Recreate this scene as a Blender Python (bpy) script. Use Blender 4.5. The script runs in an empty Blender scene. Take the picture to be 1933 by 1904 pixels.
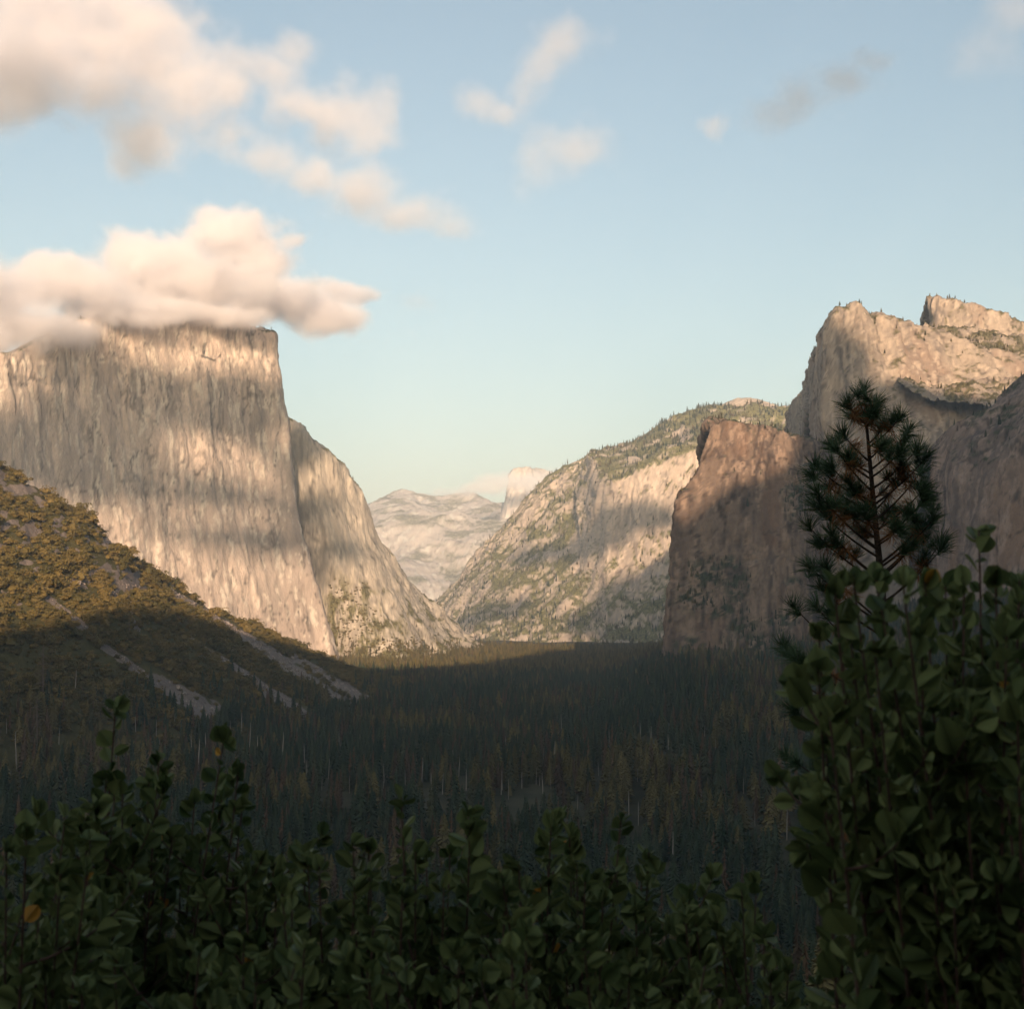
import bpy, math, random
import numpy as np
from mathutils import Vector, Matrix

random.seed(7)
RNG = np.random.default_rng(11)
SC = bpy.context.scene
COL = SC.collection
R = math.radians

# ------------------------------------------------------------------ camera
CAM = np.array([0.0, 0.0, 150.0])           # valley floor is about z = 0
FPX = 2758.0                                # focal length in units of a 1933-wide picture
PITCH = math.atan(202 / FPX)
cam_d = bpy.data.cameras.new('camera')
cam_o = bpy.data.objects.new('camera', cam_d); COL.objects.link(cam_o)
cam_o.location = CAM.tolist(); cam_o.rotation_euler = (math.pi / 2 + PITCH, 0, 0)
cam_d.sensor_width = 36; cam_d.lens = FPX / 1933 * 36
cam_d.clip_start = 0.05; cam_d.clip_end = 90000
cam_d.dof.use_dof = True; cam_d.dof.focus_distance = 150; cam_d.dof.aperture_fstop = 11.5
SC.camera = cam_o

# ------------------------------------------------------------------ sky and sun
SUN_BEARING, SUN_EL = 175.0, 12.0           # clockwise from the view direction (+Y)
sb, se = R(SUN_BEARING), R(SUN_EL)
SUN = np.array([math.sin(sb) * math.cos(se), math.cos(sb) * math.cos(se), math.sin(se)])
world = bpy.data.worlds.new('World'); SC.world = world; world.use_nodes = True
wn = world.node_tree.nodes; wl = world.node_tree.links
sky = wn.new('ShaderNodeTexSky'); sky.sky_type = 'NISHITA'; sky.sun_disc = False
sky.sun_elevation = se; sky.sun_rotation = sb; sky.altitude = 300
sky.air_density = 1.0; sky.dust_density = 2.0; sky.ozone_density = 1.0
tint = wn.new('ShaderNodeVectorMath'); tint.operation = 'MULTIPLY'; tint.inputs[1].default_value = (0.985, 0.95, 0.84)   # film balance
wl.new(sky.outputs[0], tint.inputs[0]); wl.new(tint.outputs[0], wn['Background'].inputs[0]); wn['Background'].inputs[1].default_value = 0.108
sun_d = bpy.data.lights.new('sun', 'SUN'); sun_d.energy = 4.5; sun_d.angle = R(0.5); sun_d.color = (1.0, 0.715, 0.49)
sun_o = bpy.data.objects.new('sun', sun_d); COL.objects.link(sun_o)
sun_o.rotation_euler = Vector(SUN.tolist()).to_track_quat('Z', 'Y').to_euler()
sun_o.location = (0, -50, 300)
vs = SC.view_settings; vs.view_transform = 'Standard'; vs.look = 'None'; vs.gamma = 1; vs.use_curve_mapping = False
vs.exposure = 0.98
cy = SC.cycles
SC.render.engine = 'CYCLES'
cy.use_denoising = True
try: cy.denoiser = 'OPENIMAGEDENOISE'
except Exception: pass
cy.max_bounces = 8; cy.diffuse_bounces = 1; cy.glossy_bounces = 1; cy.transmission_bounces = 2
cy.transparent_max_bounces = 8; cy.volume_bounces = 6; cy.sample_clamp_indirect = 4
cy.use_adaptive_sampling = True; cy.adaptive_threshold = 0.02; cy.volume_step_rate = 2.5
cy.caustics_reflective = False; cy.caustics_refractive = False

# ------------------------------------------------------------------ helpers
def at(u, v, Y):
    """the place seen at picture position (u, v) when it stands Y metres ahead"""
    x = (u - 966.5) / FPX; y = (952 - v) / FPX
    c, s = math.cos(PITCH), math.sin(PITCH)
    d = np.array([x, c - y * s, s + y * c])
    return CAM + d * (Y / d[1])

def _hash(ix, iy, iz, seed):
    h = (ix * 374761393 + iy * 668265263 + iz * 2147483647 + seed * 974634777) & 0xffffffff
    h = ((h ^ (h >> 13)) * 1274126177) & 0xffffffff
    return h ^ (h >> 16)
_G = RNG.normal(size=(256, 3)); _G /= np.linalg.norm(_G, axis=1)[:, None]
def perlin(p, seed=0):
    f0 = np.floor(p); i = f0.astype(np.int64); f = p - f0
    w = f * f * f * (f * (f * 6 - 15) + 10)
    out = np.zeros(len(p))
    for dx in (0, 1):
        wx = w[:, 0] if dx else 1 - w[:, 0]
        for dy in (0, 1):
            wy = w[:, 1] if dy else 1 - w[:, 1]
            for dz in (0, 1):
                wz = w[:, 2] if dz else 1 - w[:, 2]
                g = _G[_hash(i[:, 0] + dx, i[:, 1] + dy, i[:, 2] + dz, seed) & 255]
                out += wx * wy * wz * (g[:, 0] * (f[:, 0] - dx) + g[:, 1] * (f[:, 1] - dy) + g[:, 2] * (f[:, 2] - dz))
    return out * 1.5
def fbm(p, octs=4, seed=0, gain=0.5, ridged=False):
    a = 1.0; out = np.zeros(len(p)); q = np.array(p, float)
    for o in range(octs):
        n = perlin(q, seed + o * 17)
        out += a * ((1 - 2 * np.abs(n)) if ridged else n)
        a *= gain; q = q * 2.03 + 13.7
    return out
def sstep(a, b, x):
    t = np.clip((x - a) / (b - a), 0, 1); return t * t * (3 - 2 * t)

def mesh_from(name, V, F, mat=None, smooth=True, uvcols=None):
    """V (n,3), F (m,k) with k 3 or 4"""
    me = bpy.data.meshes.new(name)
    V = np.asarray(V, np.float32); F = np.asarray(F, np.int32); k = F.shape[1]
    me.vertices.add(len(V)); me.vertices.foreach_set('co', V.ravel())
    me.loops.add(F.size); me.loops.foreach_set('vertex_index', F.ravel())
    me.polygons.add(len(F)); me.polygons.foreach_set('loop_start', np.arange(0, F.size, k, dtype=np.int32))
    me.update(calc_edges=True)
    me.polygons.foreach_set('use_smooth', np.full(len(F), smooth))
    if mat: me.materials.append(mat)
    me.update()
    return me
def link(name, data, parent=None, **props):
    o = bpy.data.objects.new(name, data); COL.objects.link(o)
    if parent is not None: o.parent = parent
    for k, v in props.items(): o[k] = v
    return o
def grid_faces(nr, nc):
    a = np.arange(nr * nc).reshape(nr, nc)
    return np.stack([a[:-1, :-1], a[:-1, 1:], a[1:, 1:], a[1:, :-1]], -1).reshape(-1, 4)
def grid_normals(P):
    du = np.gradient(P, axis=1); dv = np.gradient(P, axis=0)
    n = np.cross(du, dv); n /= np.linalg.norm(n, axis=2)[..., None] + 1e-9
    return n
def blur(P, r, axis):
    if r < 1: return P
    for _ in range(2):
        n = P.shape[axis]
        pad = np.concatenate([np.repeat(np.take(P, [0], axis), r, axis), P, np.repeat(np.take(P, [-1], axis), r, axis)], axis)
        c = np.cumsum(np.concatenate([np.zeros_like(np.take(pad, [0], axis)), pad], axis), axis)
        lo = np.take(c, np.arange(0, n), axis); hi = np.take(c, np.arange(2 * r + 1, n + 2 * r + 1), axis)
        P = (hi - lo) / (2 * r + 1)
    return P
def resample(P, n, axis):
    """spread n samples evenly by length along an axis of the control net"""
    Q = np.moveaxis(P, axis, 0)
    seg = np.linalg.norm(np.diff(Q, axis=0), axis=2).mean(axis=1)
    t = np.concatenate([[0], np.cumsum(seg)]); t /= t[-1]
    s = np.linspace(0, 1, n)
    k = np.clip(np.searchsorted(t, s, 'right') - 1, 0, len(t) - 2)
    f = ((s - t[k]) / (t[k + 1] - t[k]))[:, None, None]
    out = Q[k] * (1 - f) + Q[k + 1] * f
    return np.moveaxis(out, 0, axis), t
LOFTS = {}
def loft(name, ctrl, nr, nc, disp, mat, br=3, bc=3, attrs=None, **props):
    """surface through a net of control points (rows from foot to crest), roughened along its normals"""
    P = np.array(ctrl, float)
    P, _ = resample(P, nr, 0); P, _ = resample(P, nc, 1)
    P = blur(blur(P, br, 0), bc, 1)
    N = grid_normals(P)
    if N[..., 1].mean() > 0: N = -N
    d = disp(P.reshape(-1, 3), P, N)
    if d.ndim == 1: P = P + N * d.reshape(nr, nc)[..., None]
    else: P = P + d.reshape(nr, nc, 3)
    F = grid_faces(nr, nc)
    me = mesh_from(name, P.reshape(-1, 3), F, mat)
    o = link(name, me, kind='structure', **props)
    if attrs is not None: rock_attrs(me, P, grid_normals(P), **attrs)
    LOFTS[name if 'key' not in props else props['key']] = (P, grid_normals(P))
    return o, P

# ------------------------------------------------------------------ materials
def mat_new(name):
    m = bpy.data.materials.new(name); m.use_nodes = True
    nt = m.node_tree
    return m, nt, nt.nodes['Principled BSDF']
def N_(nt, kind, **kw):
    n = nt.nodes.new(kind)
    for k, v in kw.items():
        if k.startswith('i_'): n.inputs[int(k[2:])].default_value = v
        else: setattr(n, k, v)
    return n
def noise_node(nt, vec, scale, detail=4, rough=0.55, dist=0.0):
    n = N_(nt, 'ShaderNodeTexNoise'); n.inputs['Scale'].default_value = scale
    n.inputs['Detail'].default_value = detail; n.inputs['Roughness'].default_value = rough
    n.inputs['Distortion'].default_value = dist
    if vec is not None: nt.links.new(vec, n.inputs['Vector'])
    return n.outputs['Fac']
def ramp(nt, fac, lo, hi):
    m = N_(nt, 'ShaderNodeMapRange'); m.inputs[1].default_value = lo; m.inputs[2].default_value = hi
    m.interpolation_type = 'SMOOTHSTEP'
    nt.links.new(fac, m.inputs[0]); return m.outputs[0]
def mix(nt, fac, a, b, mode='MIX'):
    m = N_(nt, 'ShaderNodeMix', data_type='RGBA', blend_type=mode)
    if isinstance(fac, (int, float)): m.inputs[0].default_value = fac
    else: nt.links.new(fac, m.inputs[0])
    for sock, v in ((m.inputs[6], a), (m.inputs[7], b)):
        if isinstance(v, tuple): sock.default_value = (*v, 1)
        else: nt.links.new(v, sock)
    return m.outputs[2]
def math_(nt, op, a, b=None):
    m = N_(nt, 'ShaderNodeMath', operation=op)
    for i, v in enumerate((a, b)):
        if v is None: continue
        if isinstance(v, (int, float)): m.inputs[i].default_value = v
        else: nt.links.new(v, m.inputs[i])
    return m.outputs[0]
def pos_scaled(nt, sx, sy, sz):
    g = N_(nt, 'ShaderNodeNewGeometry')
    m = N_(nt, 'ShaderNodeVectorMath', operation='MULTIPLY'); m.inputs[1].default_value = (sx, sy, sz)
    nt.links.new(g.outputs['Position'], m.inputs[0]); return m.outputs[0]
def rock(name, light, dark, stain, veg=None, bump=1.0, size=1.0):
    """weathered granite: water streaks, stains, pale scars, cracks and scrub follow the surface's own attributes"""
    m, nt, b = mat_new(name)
    s = 1 / size
    A = lambda k: N_(nt, 'ShaderNodeAttribute', attribute_name=k).outputs['Fac']
    fine = noise_node(nt, pos_scaled(nt, s / 5, s / 5, s / 13), 1, 3, 0.75)
    c = mix(nt, A('streak'), dark, light)
    c = mix(nt, A('stain'), c, stain)
    c = mix(nt, A('scar'), c, tuple(min(0.72, x * 1.3) for x in light))
    c = mix(nt, A('crack'), c, tuple(x * 0.36 for x in dark))
    c = mix(nt, math_(nt, 'MULTIPLY', ramp(nt, fine, 0.5, 0.3), 0.45), c, dark)
    if veg:
        vc = mix(nt, ramp(nt, fine, 0.35, 0.65), tuple(x * 0.5 for x in veg), tuple(x * 1.6 for x in veg))
        c = mix(nt, A('scrub'), c, vc)
    nt.links.new(c, b.inputs['Base Color']); b.inputs['Roughness'].default_value = 0.95
    b.inputs['Specular IOR Level'].default_value = 0.1
    bp = N_(nt, 'ShaderNodeBump'); bp.inputs['Strength'].default_value = 0.7 * bump; bp.inputs['Distance'].default_value = 3.5 * size
    nt.links.new(fine, bp.inputs['Height']); nt.links.new(bp.outputs[0], b.inputs['Normal'])
    return m
def rock_attrs(me, P, N, size=1.0, seed=0, veg=None, vegslope=(0.4, 0.6), vegscale=55.0, vegcut=(-0.05, 0.2), extra=None, stain=0.7):
    p = P.reshape(-1, 3) / size
    n = np.where(N[..., 2:3] < 0, -N, N).reshape(-1, 3)
    w = p + 9 * np.stack([fbm(p / 60, 2, seed + 1), fbm(p / 60, 2, seed + 2), fbm(p / 60, 2, seed + 3) * 3], -1)
    st = fbm(w / np.array([14, 14, 420]), 4, seed + 5, 0.75)
    st2 = fbm(w / np.array([90, 90, 500]), 3, seed + 6)
    gr = fbm(p / np.array([8, 8, 16]), 2, seed + 9, 0.8)
    calm = 0.35 + 0.65 * sstep(-0.25, 0.25, fbm(p / np.array([260, 260, 200]), 3, seed + 41))
    water = sstep(0.12, 0.5, fbm(w / np.array([26, 26, 2600]), 3, seed + 43, 0.6)) * sstep(-0.2, 0.3, fbm(p / np.array([120, 120, 420]), 3, seed + 47))
    A = {'streak': np.clip(0.62 + calm * (0.6 * st + 0.3 * gr) + 0.4 * st2 - 0.6 * water, 0, 1)}
    A['stain'] = stain * sstep(0.0, 0.5, fbm(w / np.array([110, 110, 330]), 4, seed + 8))
    A['scar'] = 0.7 * sstep(0.22, 0.5, fbm(w / np.array([16, 16, 120]), 4, seed + 11, 0.65))
    cr = 1 - np.abs(fbm(w / np.array([60, 60, 1300]), 3, seed + 14)) * 16
    cr2 = 1 - np.abs(fbm(p / np.array([90, 90, 130]), 4, seed + 19)) * 17
    gate = sstep(-0.15, 0.25, fbm(p / np.array([130, 130, 200]), 2, seed + 23))
    A['crack'] = np.clip(np.maximum(cr * gate, cr2 * 0.9 * (1 - gate)), 0, 1) * 0.95
    v = sstep(*vegslope, n[:, 2] + 0.12 * fbm(p / 30, 2, seed + 27)) * sstep(*vegcut, fbm(P.reshape(-1, 3) / vegscale, 4, seed + 31, 0.6))
    if extra is not None:
        v = np.maximum(v, extra(P).ravel() * sstep(-0.12, 0.12, fbm(P.reshape(-1, 3) / (vegscale * 0.6), 4, seed + 37, 0.7)))
    A['scrub'] = np.clip(v, 0, 1)
    for k, val in A.items():
        at_ = me.attributes.new(k, 'FLOAT', 'POINT'); at_.data.foreach_set('value', val.astype(np.float32))
    return A
def plain(name, c1, c2, rough=0.8, scale=3.0, spec=0.3, per_object=0.0, trans=0.0):
    m, nt, b = mat_new(name)
    tc = N_(nt, 'ShaderNodeTexCoord')
    f = noise_node(nt, tc.outputs['Object'], scale, 3, 0.6)
    if per_object:
        oi = N_(nt, 'ShaderNodeObjectInfo')
        f = math_(nt, 'ADD', math_(nt, 'MULTIPLY', f, 1 - per_object), math_(nt, 'MULTIPLY', oi.outputs['Random'], per_object))
        c = mix(nt, f, c1, c2)
    else:
        c = mix(nt, ramp(nt, f, 0.3, 0.7), c1, c2)
    nt.links.new(c, b.inputs['Base Color']); b.inputs['Roughness'].default_value = rough
    b.inputs['Specular IOR Level'].default_value = spec
    if trans:
        out = nt.nodes['Material Output']; t = N_(nt, 'ShaderNodeBsdfTranslucent'); nt.links.new(c, t.inputs[0])
        ms = N_(nt, 'ShaderNodeMixShader'); ms.inputs[0].default_value = trans
        nt.links.new(b.outputs[0], ms.inputs[1]); nt.links.new(t.outputs[0], ms.inputs[2]); nt.links.new(ms.outputs[0], out.inputs[0])
    return m

M = {}
M['elcap'] = rock('pale_granite', (0.61, 0.49, 0.40), (0.29, 0.245, 0.21), (0.41, 0.33, 0.275), veg=(0.075, 0.075, 0.03))
M['east'] = rock('pale_granite_slabs', (0.56, 0.48, 0.38), (0.34, 0.30, 0.25), (0.42, 0.36, 0.29), veg=(0.14, 0.125, 0.055))
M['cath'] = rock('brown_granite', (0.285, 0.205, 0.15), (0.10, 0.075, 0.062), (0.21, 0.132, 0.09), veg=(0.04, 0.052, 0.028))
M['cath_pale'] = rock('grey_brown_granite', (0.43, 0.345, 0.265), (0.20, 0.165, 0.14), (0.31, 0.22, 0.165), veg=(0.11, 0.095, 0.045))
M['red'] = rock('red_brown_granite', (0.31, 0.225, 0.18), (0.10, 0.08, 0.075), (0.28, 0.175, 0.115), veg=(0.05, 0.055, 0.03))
M['wall'] = rock('valley_wall_granite', (0.54, 0.44, 0.35), (0.34, 0.285, 0.24), (0.46, 0.37, 0.285), veg=(0.15, 0.14, 0.06), size=1.6)
M['far'] = rock('far_granite', (0.60, 0.53, 0.46), (0.50, 0.44, 0.385), (0.54, 0.47, 0.41), veg=(0.25, 0.235, 0.17), size=3.0)
M['ground'] = plain('forest_floor', (0.035, 0.036, 0.02), (0.075, 0.066, 0.036), 0.95, 0.02, 0.1)
def talus_mat():
    m, nt, b = mat_new('talus_and_scrub')
    rockc = mix(nt, noise_node(nt, pos_scaled(nt, 1/4, 1/4, 1/4), 1, 4, 0.85), (0.085, 0.07, 0.062), (0.33, 0.27, 0.235))
    veg = mix(nt, noise_node(nt, pos_scaled(nt, 1/14, 1/14, 1/14), 1, 4, 0.7), (0.05, 0.05, 0.02), (0.13, 0.11, 0.045))
    a = N_(nt, 'ShaderNodeAttribute', attribute_name='rocky')
    n = math_(nt, 'MULTIPLY', math_(nt, 'SUBTRACT', noise_node(nt, pos_scaled(nt, 1/25, 1/25, 1/25), 1, 5, 0.7), 0.5), 1.7)
    f = ramp(nt, math_(nt, 'ADD', a.outputs['Fac'], n), 0.42, 0.58)
    nt.links.new(mix(nt, f, veg, rockc), b.inputs['Base Color']); b.inputs['Roughness'].default_value = 0.95
    b.inputs['Specular IOR Level'].default_value = 0.1
    bp = N_(nt, 'ShaderNodeBump'); bp.inputs['Strength'].default_value = 0.9; bp.inputs['Distance'].default_value = 2.5
    nt.links.new(noise_node(nt, pos_scaled(nt, 1/4, 1/4, 1/4), 1, 5, 0.7), bp.inputs['Height']); nt.links.new(bp.outputs[0], b.inputs['Normal'])
    return m
M['talus'] = talus_mat()
# ------------------------------------------------------------------ the ground, one sheet to the horizon
def floor_z(x, y):
    p = np.stack([x / 500, y / 500, np.zeros_like(x)], -1)
    z = 10 * fbm(p, 3, 5)
    z = z + 22 * sstep(3700, 5600, y) + 60 * sstep(9000, 20000, y)
    right = sstep(0.045, 0.125, x / np.maximum(y, 300)) * sstep(900, 2200, y) * (1 - sstep(3600, 5000, y))
    z = z + 48 * right + np.maximum(0, x - np.maximum(0.17 * y, 160)) * 0.28 * sstep(400, 1500, y) * (1 - sstep(5000, 7000, y))
    d = np.maximum(0, y - 1.2)
    spur = 148.25 - np.where(d < 45, 0.72 * d, 32.4 + 0.205 * (d - 45)) + 0.25 * fbm(np.stack([x / 3, y / 3, z * 0], -1), 3, 9)
    spur = spur - 0.10 * np.maximum(0, np.abs(x) - 60)
    return np.maximum(z, spur)
def spaced(lo, hi, n, near):
    a = np.arcsinh(lo / near); b = np.arcsinh(hi / near)
    return np.sinh(np.linspace(a, b, n)) * near
gx = spaced(-16000, 16000, 300, 40.0); gy = spaced(-5000, 26000, 420, 40.0)
GX, GY = np.meshgrid(gx, gy)
GZ = floor_z(GX.ravel(), GY.ravel()).reshape(GX.shape)
GP = np.stack([GX, GY, GZ], -1)
link('ground', mesh_from('ground', GP.reshape(-1, 3), grid_faces(*GX.shape), M['ground']), kind='structure')

# ------------------------------------------------------------------ cliffs
def columns(cols, svals, gfun=None, yfun=None):
    """cols: (base, top) picture positions with distance; one row for every s in svals"""
    rows = []
    for s in svals:
        row = []
        for k, (b, t) in enumerate(cols):
            g = gfun(k, s) if gfun else s
            yy = yfun(k, s) if yfun else s
            row.append(at(b[0] + (t[0] - b[0]) * g, b[1] + (t[1] - b[1]) * s, b[2] + (t[2] - b[2]) * yy))
        rows.append(row)
    return np.array(rows)
def crest_back(rows, offs):
    last = rows[-1]
    return np.concatenate([rows] + [[last + np.array(o)] for o in offs])
def terr(n, k):
    q = n * k; f = np.floor(q); t = q - f
    return (f + sstep(0.82, 1.0, t)) / k
def wall_noise(a, b, c, s=1.0, seed=0, zl=420.0):
    """broad bulges, long stepped corners, cracks, ledges, blocky roughness (metres)"""
    def f(p, P, N):
        q = p / s
        d = a * fbm(q / np.array([230, 230, 420]), 3, seed)
        w = q + 10 * np.stack([fbm(q / 80, 2, seed + 2), fbm(q / 80, 2, seed + 4), fbm(q / 60, 2, seed + 6) * 4], -1)
        d += 2.8 * b * terr(fbm(w / np.array([85, 85, zl]), 3, seed + 3, 0.55), 4)
        d += 1.5 * b * terr(fbm(w / np.array([38, 38, zl * .55]), 3, seed + 13, 0.6), 4)
        d += 1.1 * b * terr(fbm(w / np.array([150, 150, 36]), 3, seed + 23, 0.6), 4) * sstep(0, .3, fbm(q / 160, 2, seed + 29))
        d -= b * 1.2 * np.clip(1 - np.abs(fbm(w / np.array([60, 60, zl * 1.6]), 2, seed + 5)) * 12, 0, 1)
        d += c * fbm(q / np.array([13, 13, 26]), 3, seed + 7, 0.6)
        return d
    return f
def uv_of(P):
    return 966.5 + FPX * P[..., 0] / P[..., 1], 1154 - FPX * (P[..., 2] - 150) / P[..., 1]
def blobs(lst):
    """scrub patches standing on known ledges (given as seen from the overlook)"""
    def f(P):
        U, V = uv_of(P); o = np.zeros_like(U)
        for (u, v, ru, rv) in lst: o = np.maximum(o, np.clip(1.6 - 1.2 * np.hypot((U - u) / ru, (V - v) / rv), 0, 1))
        return o
    return f
S = np.linspace(0, 1, 12)
# the tall monolith on the left
nose_s = [0, .03, .113, .21, .306, .403, .516, .613, .726, .79, .887, 1]
nose_g = [0, .02, .15, .29, .43, .567, .683, .767, .81, .858, .95, 1]
ec = [((-300, 1180, 2800), (-330, 720, 2950)), ((-100, 1200, 3000), (-120, 690, 3120)), ((60, 1220, 3170), (40, 655, 3290)),
      ((200, 1235, 3340), (150, 602, 3450)), ((330, 1245, 3480), (260, 588, 3590)), ((450, 1250, 3610), (370, 600, 3720)),
      ((560, 1250, 3730), (460, 608, 3830)), ((641, 1250, 3800), (519, 630, 3900)), ((634, 1250, 3960), (513, 636, 4020)), ((600, 1250, 4300), (470, 650, 4350))]
rows = columns(ec, S, lambda k, s: np.interp(s, nose_s, nose_g))
rows = crest_back(rows, [(-8, 22, 7), (-60, 160, 22), (-160, 420, 30), (-300, 900, -60), (-400, 1500, -500)])
def ec_disp(p, P, N):
    d = wall_noise(14, 2.6, 1.1, 1, 1, 900)(p, P, N)
    return d
loft('granite_monolith', rows, 400, 420, ec_disp, M['elcap'], 2, 3, dict(seed=200, vegslope=(.5,.75)))
# its east side and the slabs that run down to the floor
eb = [((540, 1290, 4260), (470, 775, 4300)), ((622, 1290, 4200), (545, 787, 4270)), ((672, 1290, 4160), (582, 816, 4290)),
      ((715, 1290, 4130), (626, 852, 4330)), ((760, 1288, 4150), (657, 893, 4380)), ((800, 1284, 4200), (686, 950, 4440)),
      ((832, 1278, 4280), (704, 1005, 4500)), ((856, 1270, 4360), (745, 1063, 4580)), ((876, 1262, 4440), (790, 1113, 4660)),
      ((898, 1255, 4520), (838, 1158, 4720)), ((925, 1250, 4600), (884, 1203, 4760)), ((960, 1250, 4700), (930, 1232, 4800))]
rows = columns(eb, S, None, lambda k, s: s ** 0.75 if s < 0.3 else s ** 0.75)
# pull the foot of the slabs forward so that they lie back
for r, s in enumerate(S):
    for k in range(2, 11):
        rows[r, k] += (rows[r, k] - CAM) * (-0.03 * (1 - s) ** 2.2 * min(1, (k - 1) / 4)) * (1 if k < 9 else 0.4)
rows = crest_back(rows, [(-12, 30, -2), (-120, 260, -20), (-300, 700, -150), (-600, 1400, -400)])
loft('granite_slabs', rows, 230, 260, wall_noise(18, 2.8, 1.5, 1, 21, 700), M['east'], 2, 2, dict(seed=240, vegslope=(.5, .7), extra=blobs([(660, 1190, 65, 75), (700, 1230, 120, 40), (688, 1118, 24, 20), (640, 1140, 30, 55), (770, 1232, 110, 28), (720, 1175, 50, 16), (840, 1235, 60, 16)])))

# the talus slope with its broken crest, left foreground valley side
foot = [(-160, 1500, 0), (-20, 1482, 0), (120, 1462, 0), (230, 1445, 0), (330, 1430, 0), (420, 1418, 0), (500, 1404, 0), (580, 1388, 0), (660, 1368, 0), (730, 1350, 0), (790, 1332, 0), (840, 1318, 0)]
crest = [(-160, 760, 1760), (0, 868, 1850), (60, 905, 1890), (118, 936, 1940), (160, 958, 1985), (212, 1012, 2060), (262, 1066, 2140), (330, 1112, 2330), (430, 1160, 2520), (540, 1208, 2740), (640, 1258, 2930), (800, 1300, 2700)]
fr = []
for (u, v, _), c in zip(foot, crest):
    Y = 158 / ((v - 1154) / FPX); fr.append(at(u, v, Y))
fr = np.array(fr); cr = np.array([at(*c) for c in crest])
trow = []
for s in np.linspace(0, 1, 9):
    q = fr + (cr - fr) * s
    q[:, 2] = fr[:, 2] + (cr[:, 2] - fr[:, 2]) * (s ** 1.18)
    trow.append(q)
trow = [fr + np.array([0, -60, -12])] + trow
rows = crest_back(np.array(trow), [(-15, 40, -6), (-80, 160, -70), (-200, 400, -260)])
def talus_disp(p, P, N):
    nr, nc = P.shape[:2]
    U = 966.5 + FPX * P[..., 0] / P[..., 1]
    row = np.repeat(np.linspace(0, 1, nr)[:, None], nc, 1)
    d = 9 * fbm(p / 140, 3, 31) + 3.2 * fbm(p / 32, 3, 33) + 1.2 * fbm(p / 11, 2, 35)
    d = d.reshape(nr, nc)
    up = sstep(0.45, 0.75, row)
    # crags along the crest and the buttress that ends in a sharp drop
    crag = np.clip(fbm(p / np.array([40, 40, 90]), 3, 41, ridged=True).reshape(nr, nc) - 0.55, 0, 1)
    d += up * 30 * crag * sstep(300, 230, U)
    d += 34 * sstep(0.50, 0.68, row) * sstep(110, 250, U) * sstep(276, 262, U) * sstep(0.98, 0.9, row)
    # gullies that carry the bare scree
    return d.ravel()
tal, TP = loft('talus_slope', rows, 300, 420, talus_disp, M['talus'], 3, 4)
nr, nc = TP.shape[:2]
TU = 966.5 + FPX * TP[..., 0] / TP[..., 1]
TVv = 1154 - FPX * (TP[..., 2] - 150) / TP[..., 1]
def seg_dist(a, b, w):
    ax, ay = a; bx, by = b
    w = (w[0] * 1.35, w[1] * 1.35); t = np.clip(((TU - ax) * (bx - ax) + (TVv - ay) * (by - ay)) / ((bx - ax) ** 2 + (by - ay) ** 2), 0, 1)
    d = np.hypot(TU - ax - t * (bx - ax), (TVv - ay - t * (by - ay)) * 1.3)
    return np.clip(1.15 - d / (w[0] + (w[1] - w[0]) * t), 0, 1)
rk = np.zeros_like(TU)
for a, b, w in [((318, 1112), (470, 1205), (7, 12)), ((470, 1205), (560, 1270), (12, 22)), ((560, 1265), (665, 1335), (16, 12)), ((560, 1240), (735, 1350), (10, 20)),
                ((350, 1200), (440, 1255), (6, 9)), ((440, 1255), (530, 1320), (9, 18)), ((530, 1315), (630, 1380), (14, 16)),
                ((200, 1220), (300, 1290), (8, 14)), ((290, 1280), (400, 1340), (16, 30)), ((95, 1130), (160, 1185), (9, 10)), ((240, 1150), (262, 1190), (5, 6))]:
    rk = np.maximum(rk, seg_dist(a, b, w))
TN = grid_normals(TP); TN = np.where(TN[..., 2:3] < 0, -TN, TN)
steep = sstep(0.66, 0.46, TN[..., 2]) * sstep(1180, 1120, TVv)
for (u, v, ru, rv) in [(30, 925, 40, 14), (140, 950, 28, 16), (60, 1000, 30, 12), (205, 1025, 22, 14), (255, 1085, 12, 16), (75, 950, 20, 10), (20, 880, 26, 16)]:
    rk = np.maximum(rk, np.clip(1.3 - np.hypot((TU - u) / ru, (TVv - v) / rv), 0, 1))
rk = np.maximum(rk, steep)
at_ = tal.data.attributes.new('rocky', 'FLOAT', 'POINT'); at_.data.foreach_set('value', rk.ravel().astype(np.float32))

# the lower brown tower on the right
lv = [1260, 1180, 1100, 1030, 960, 930, 908, 850, 803]; lu = [1248, 1250, 1256, 1262, 1269, 1275, 1306, 1325, 1337]
def tower_g(k, s):
    v = 1260 + (803 - 1260) * s
    g = (np.interp(-v, [-x for x in lv], lu) - 1248) / (1337 - 1248)
    w = {0: 0.8, 1: 1.0, 2: 0.5}.get(k, 0)
    return g * w + s * (1 - w)
tc = [((1300, 1260, 3350), (1372, 800, 3250)), ((1248, 1260, 2900), (1337, 803, 2960)), ((1325, 1264, 2880), (1372, 790, 2965)), ((1420, 1266, 2850), (1425, 795, 2960)),
      ((1500, 1264, 2840), (1480, 811, 2920)), ((1542, 1262, 2850), (1530, 830, 2970)), ((1560, 1262, 3000), (1565, 840, 3060)), ((1560, 1262, 3350), (1570, 845, 3300))]
rows = columns(tc, np.linspace(0, 1, 14), tower_g, lambda k, s: 0.35 * s / 0.6 if s < 0.6 else 0.35 + 0.65 * (s - 0.6) / 0.4)
rows = crest_back(rows, [(0, 25, 2), (10, 120, -6), (20, 260, -30), (30, 420, -200)])
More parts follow.
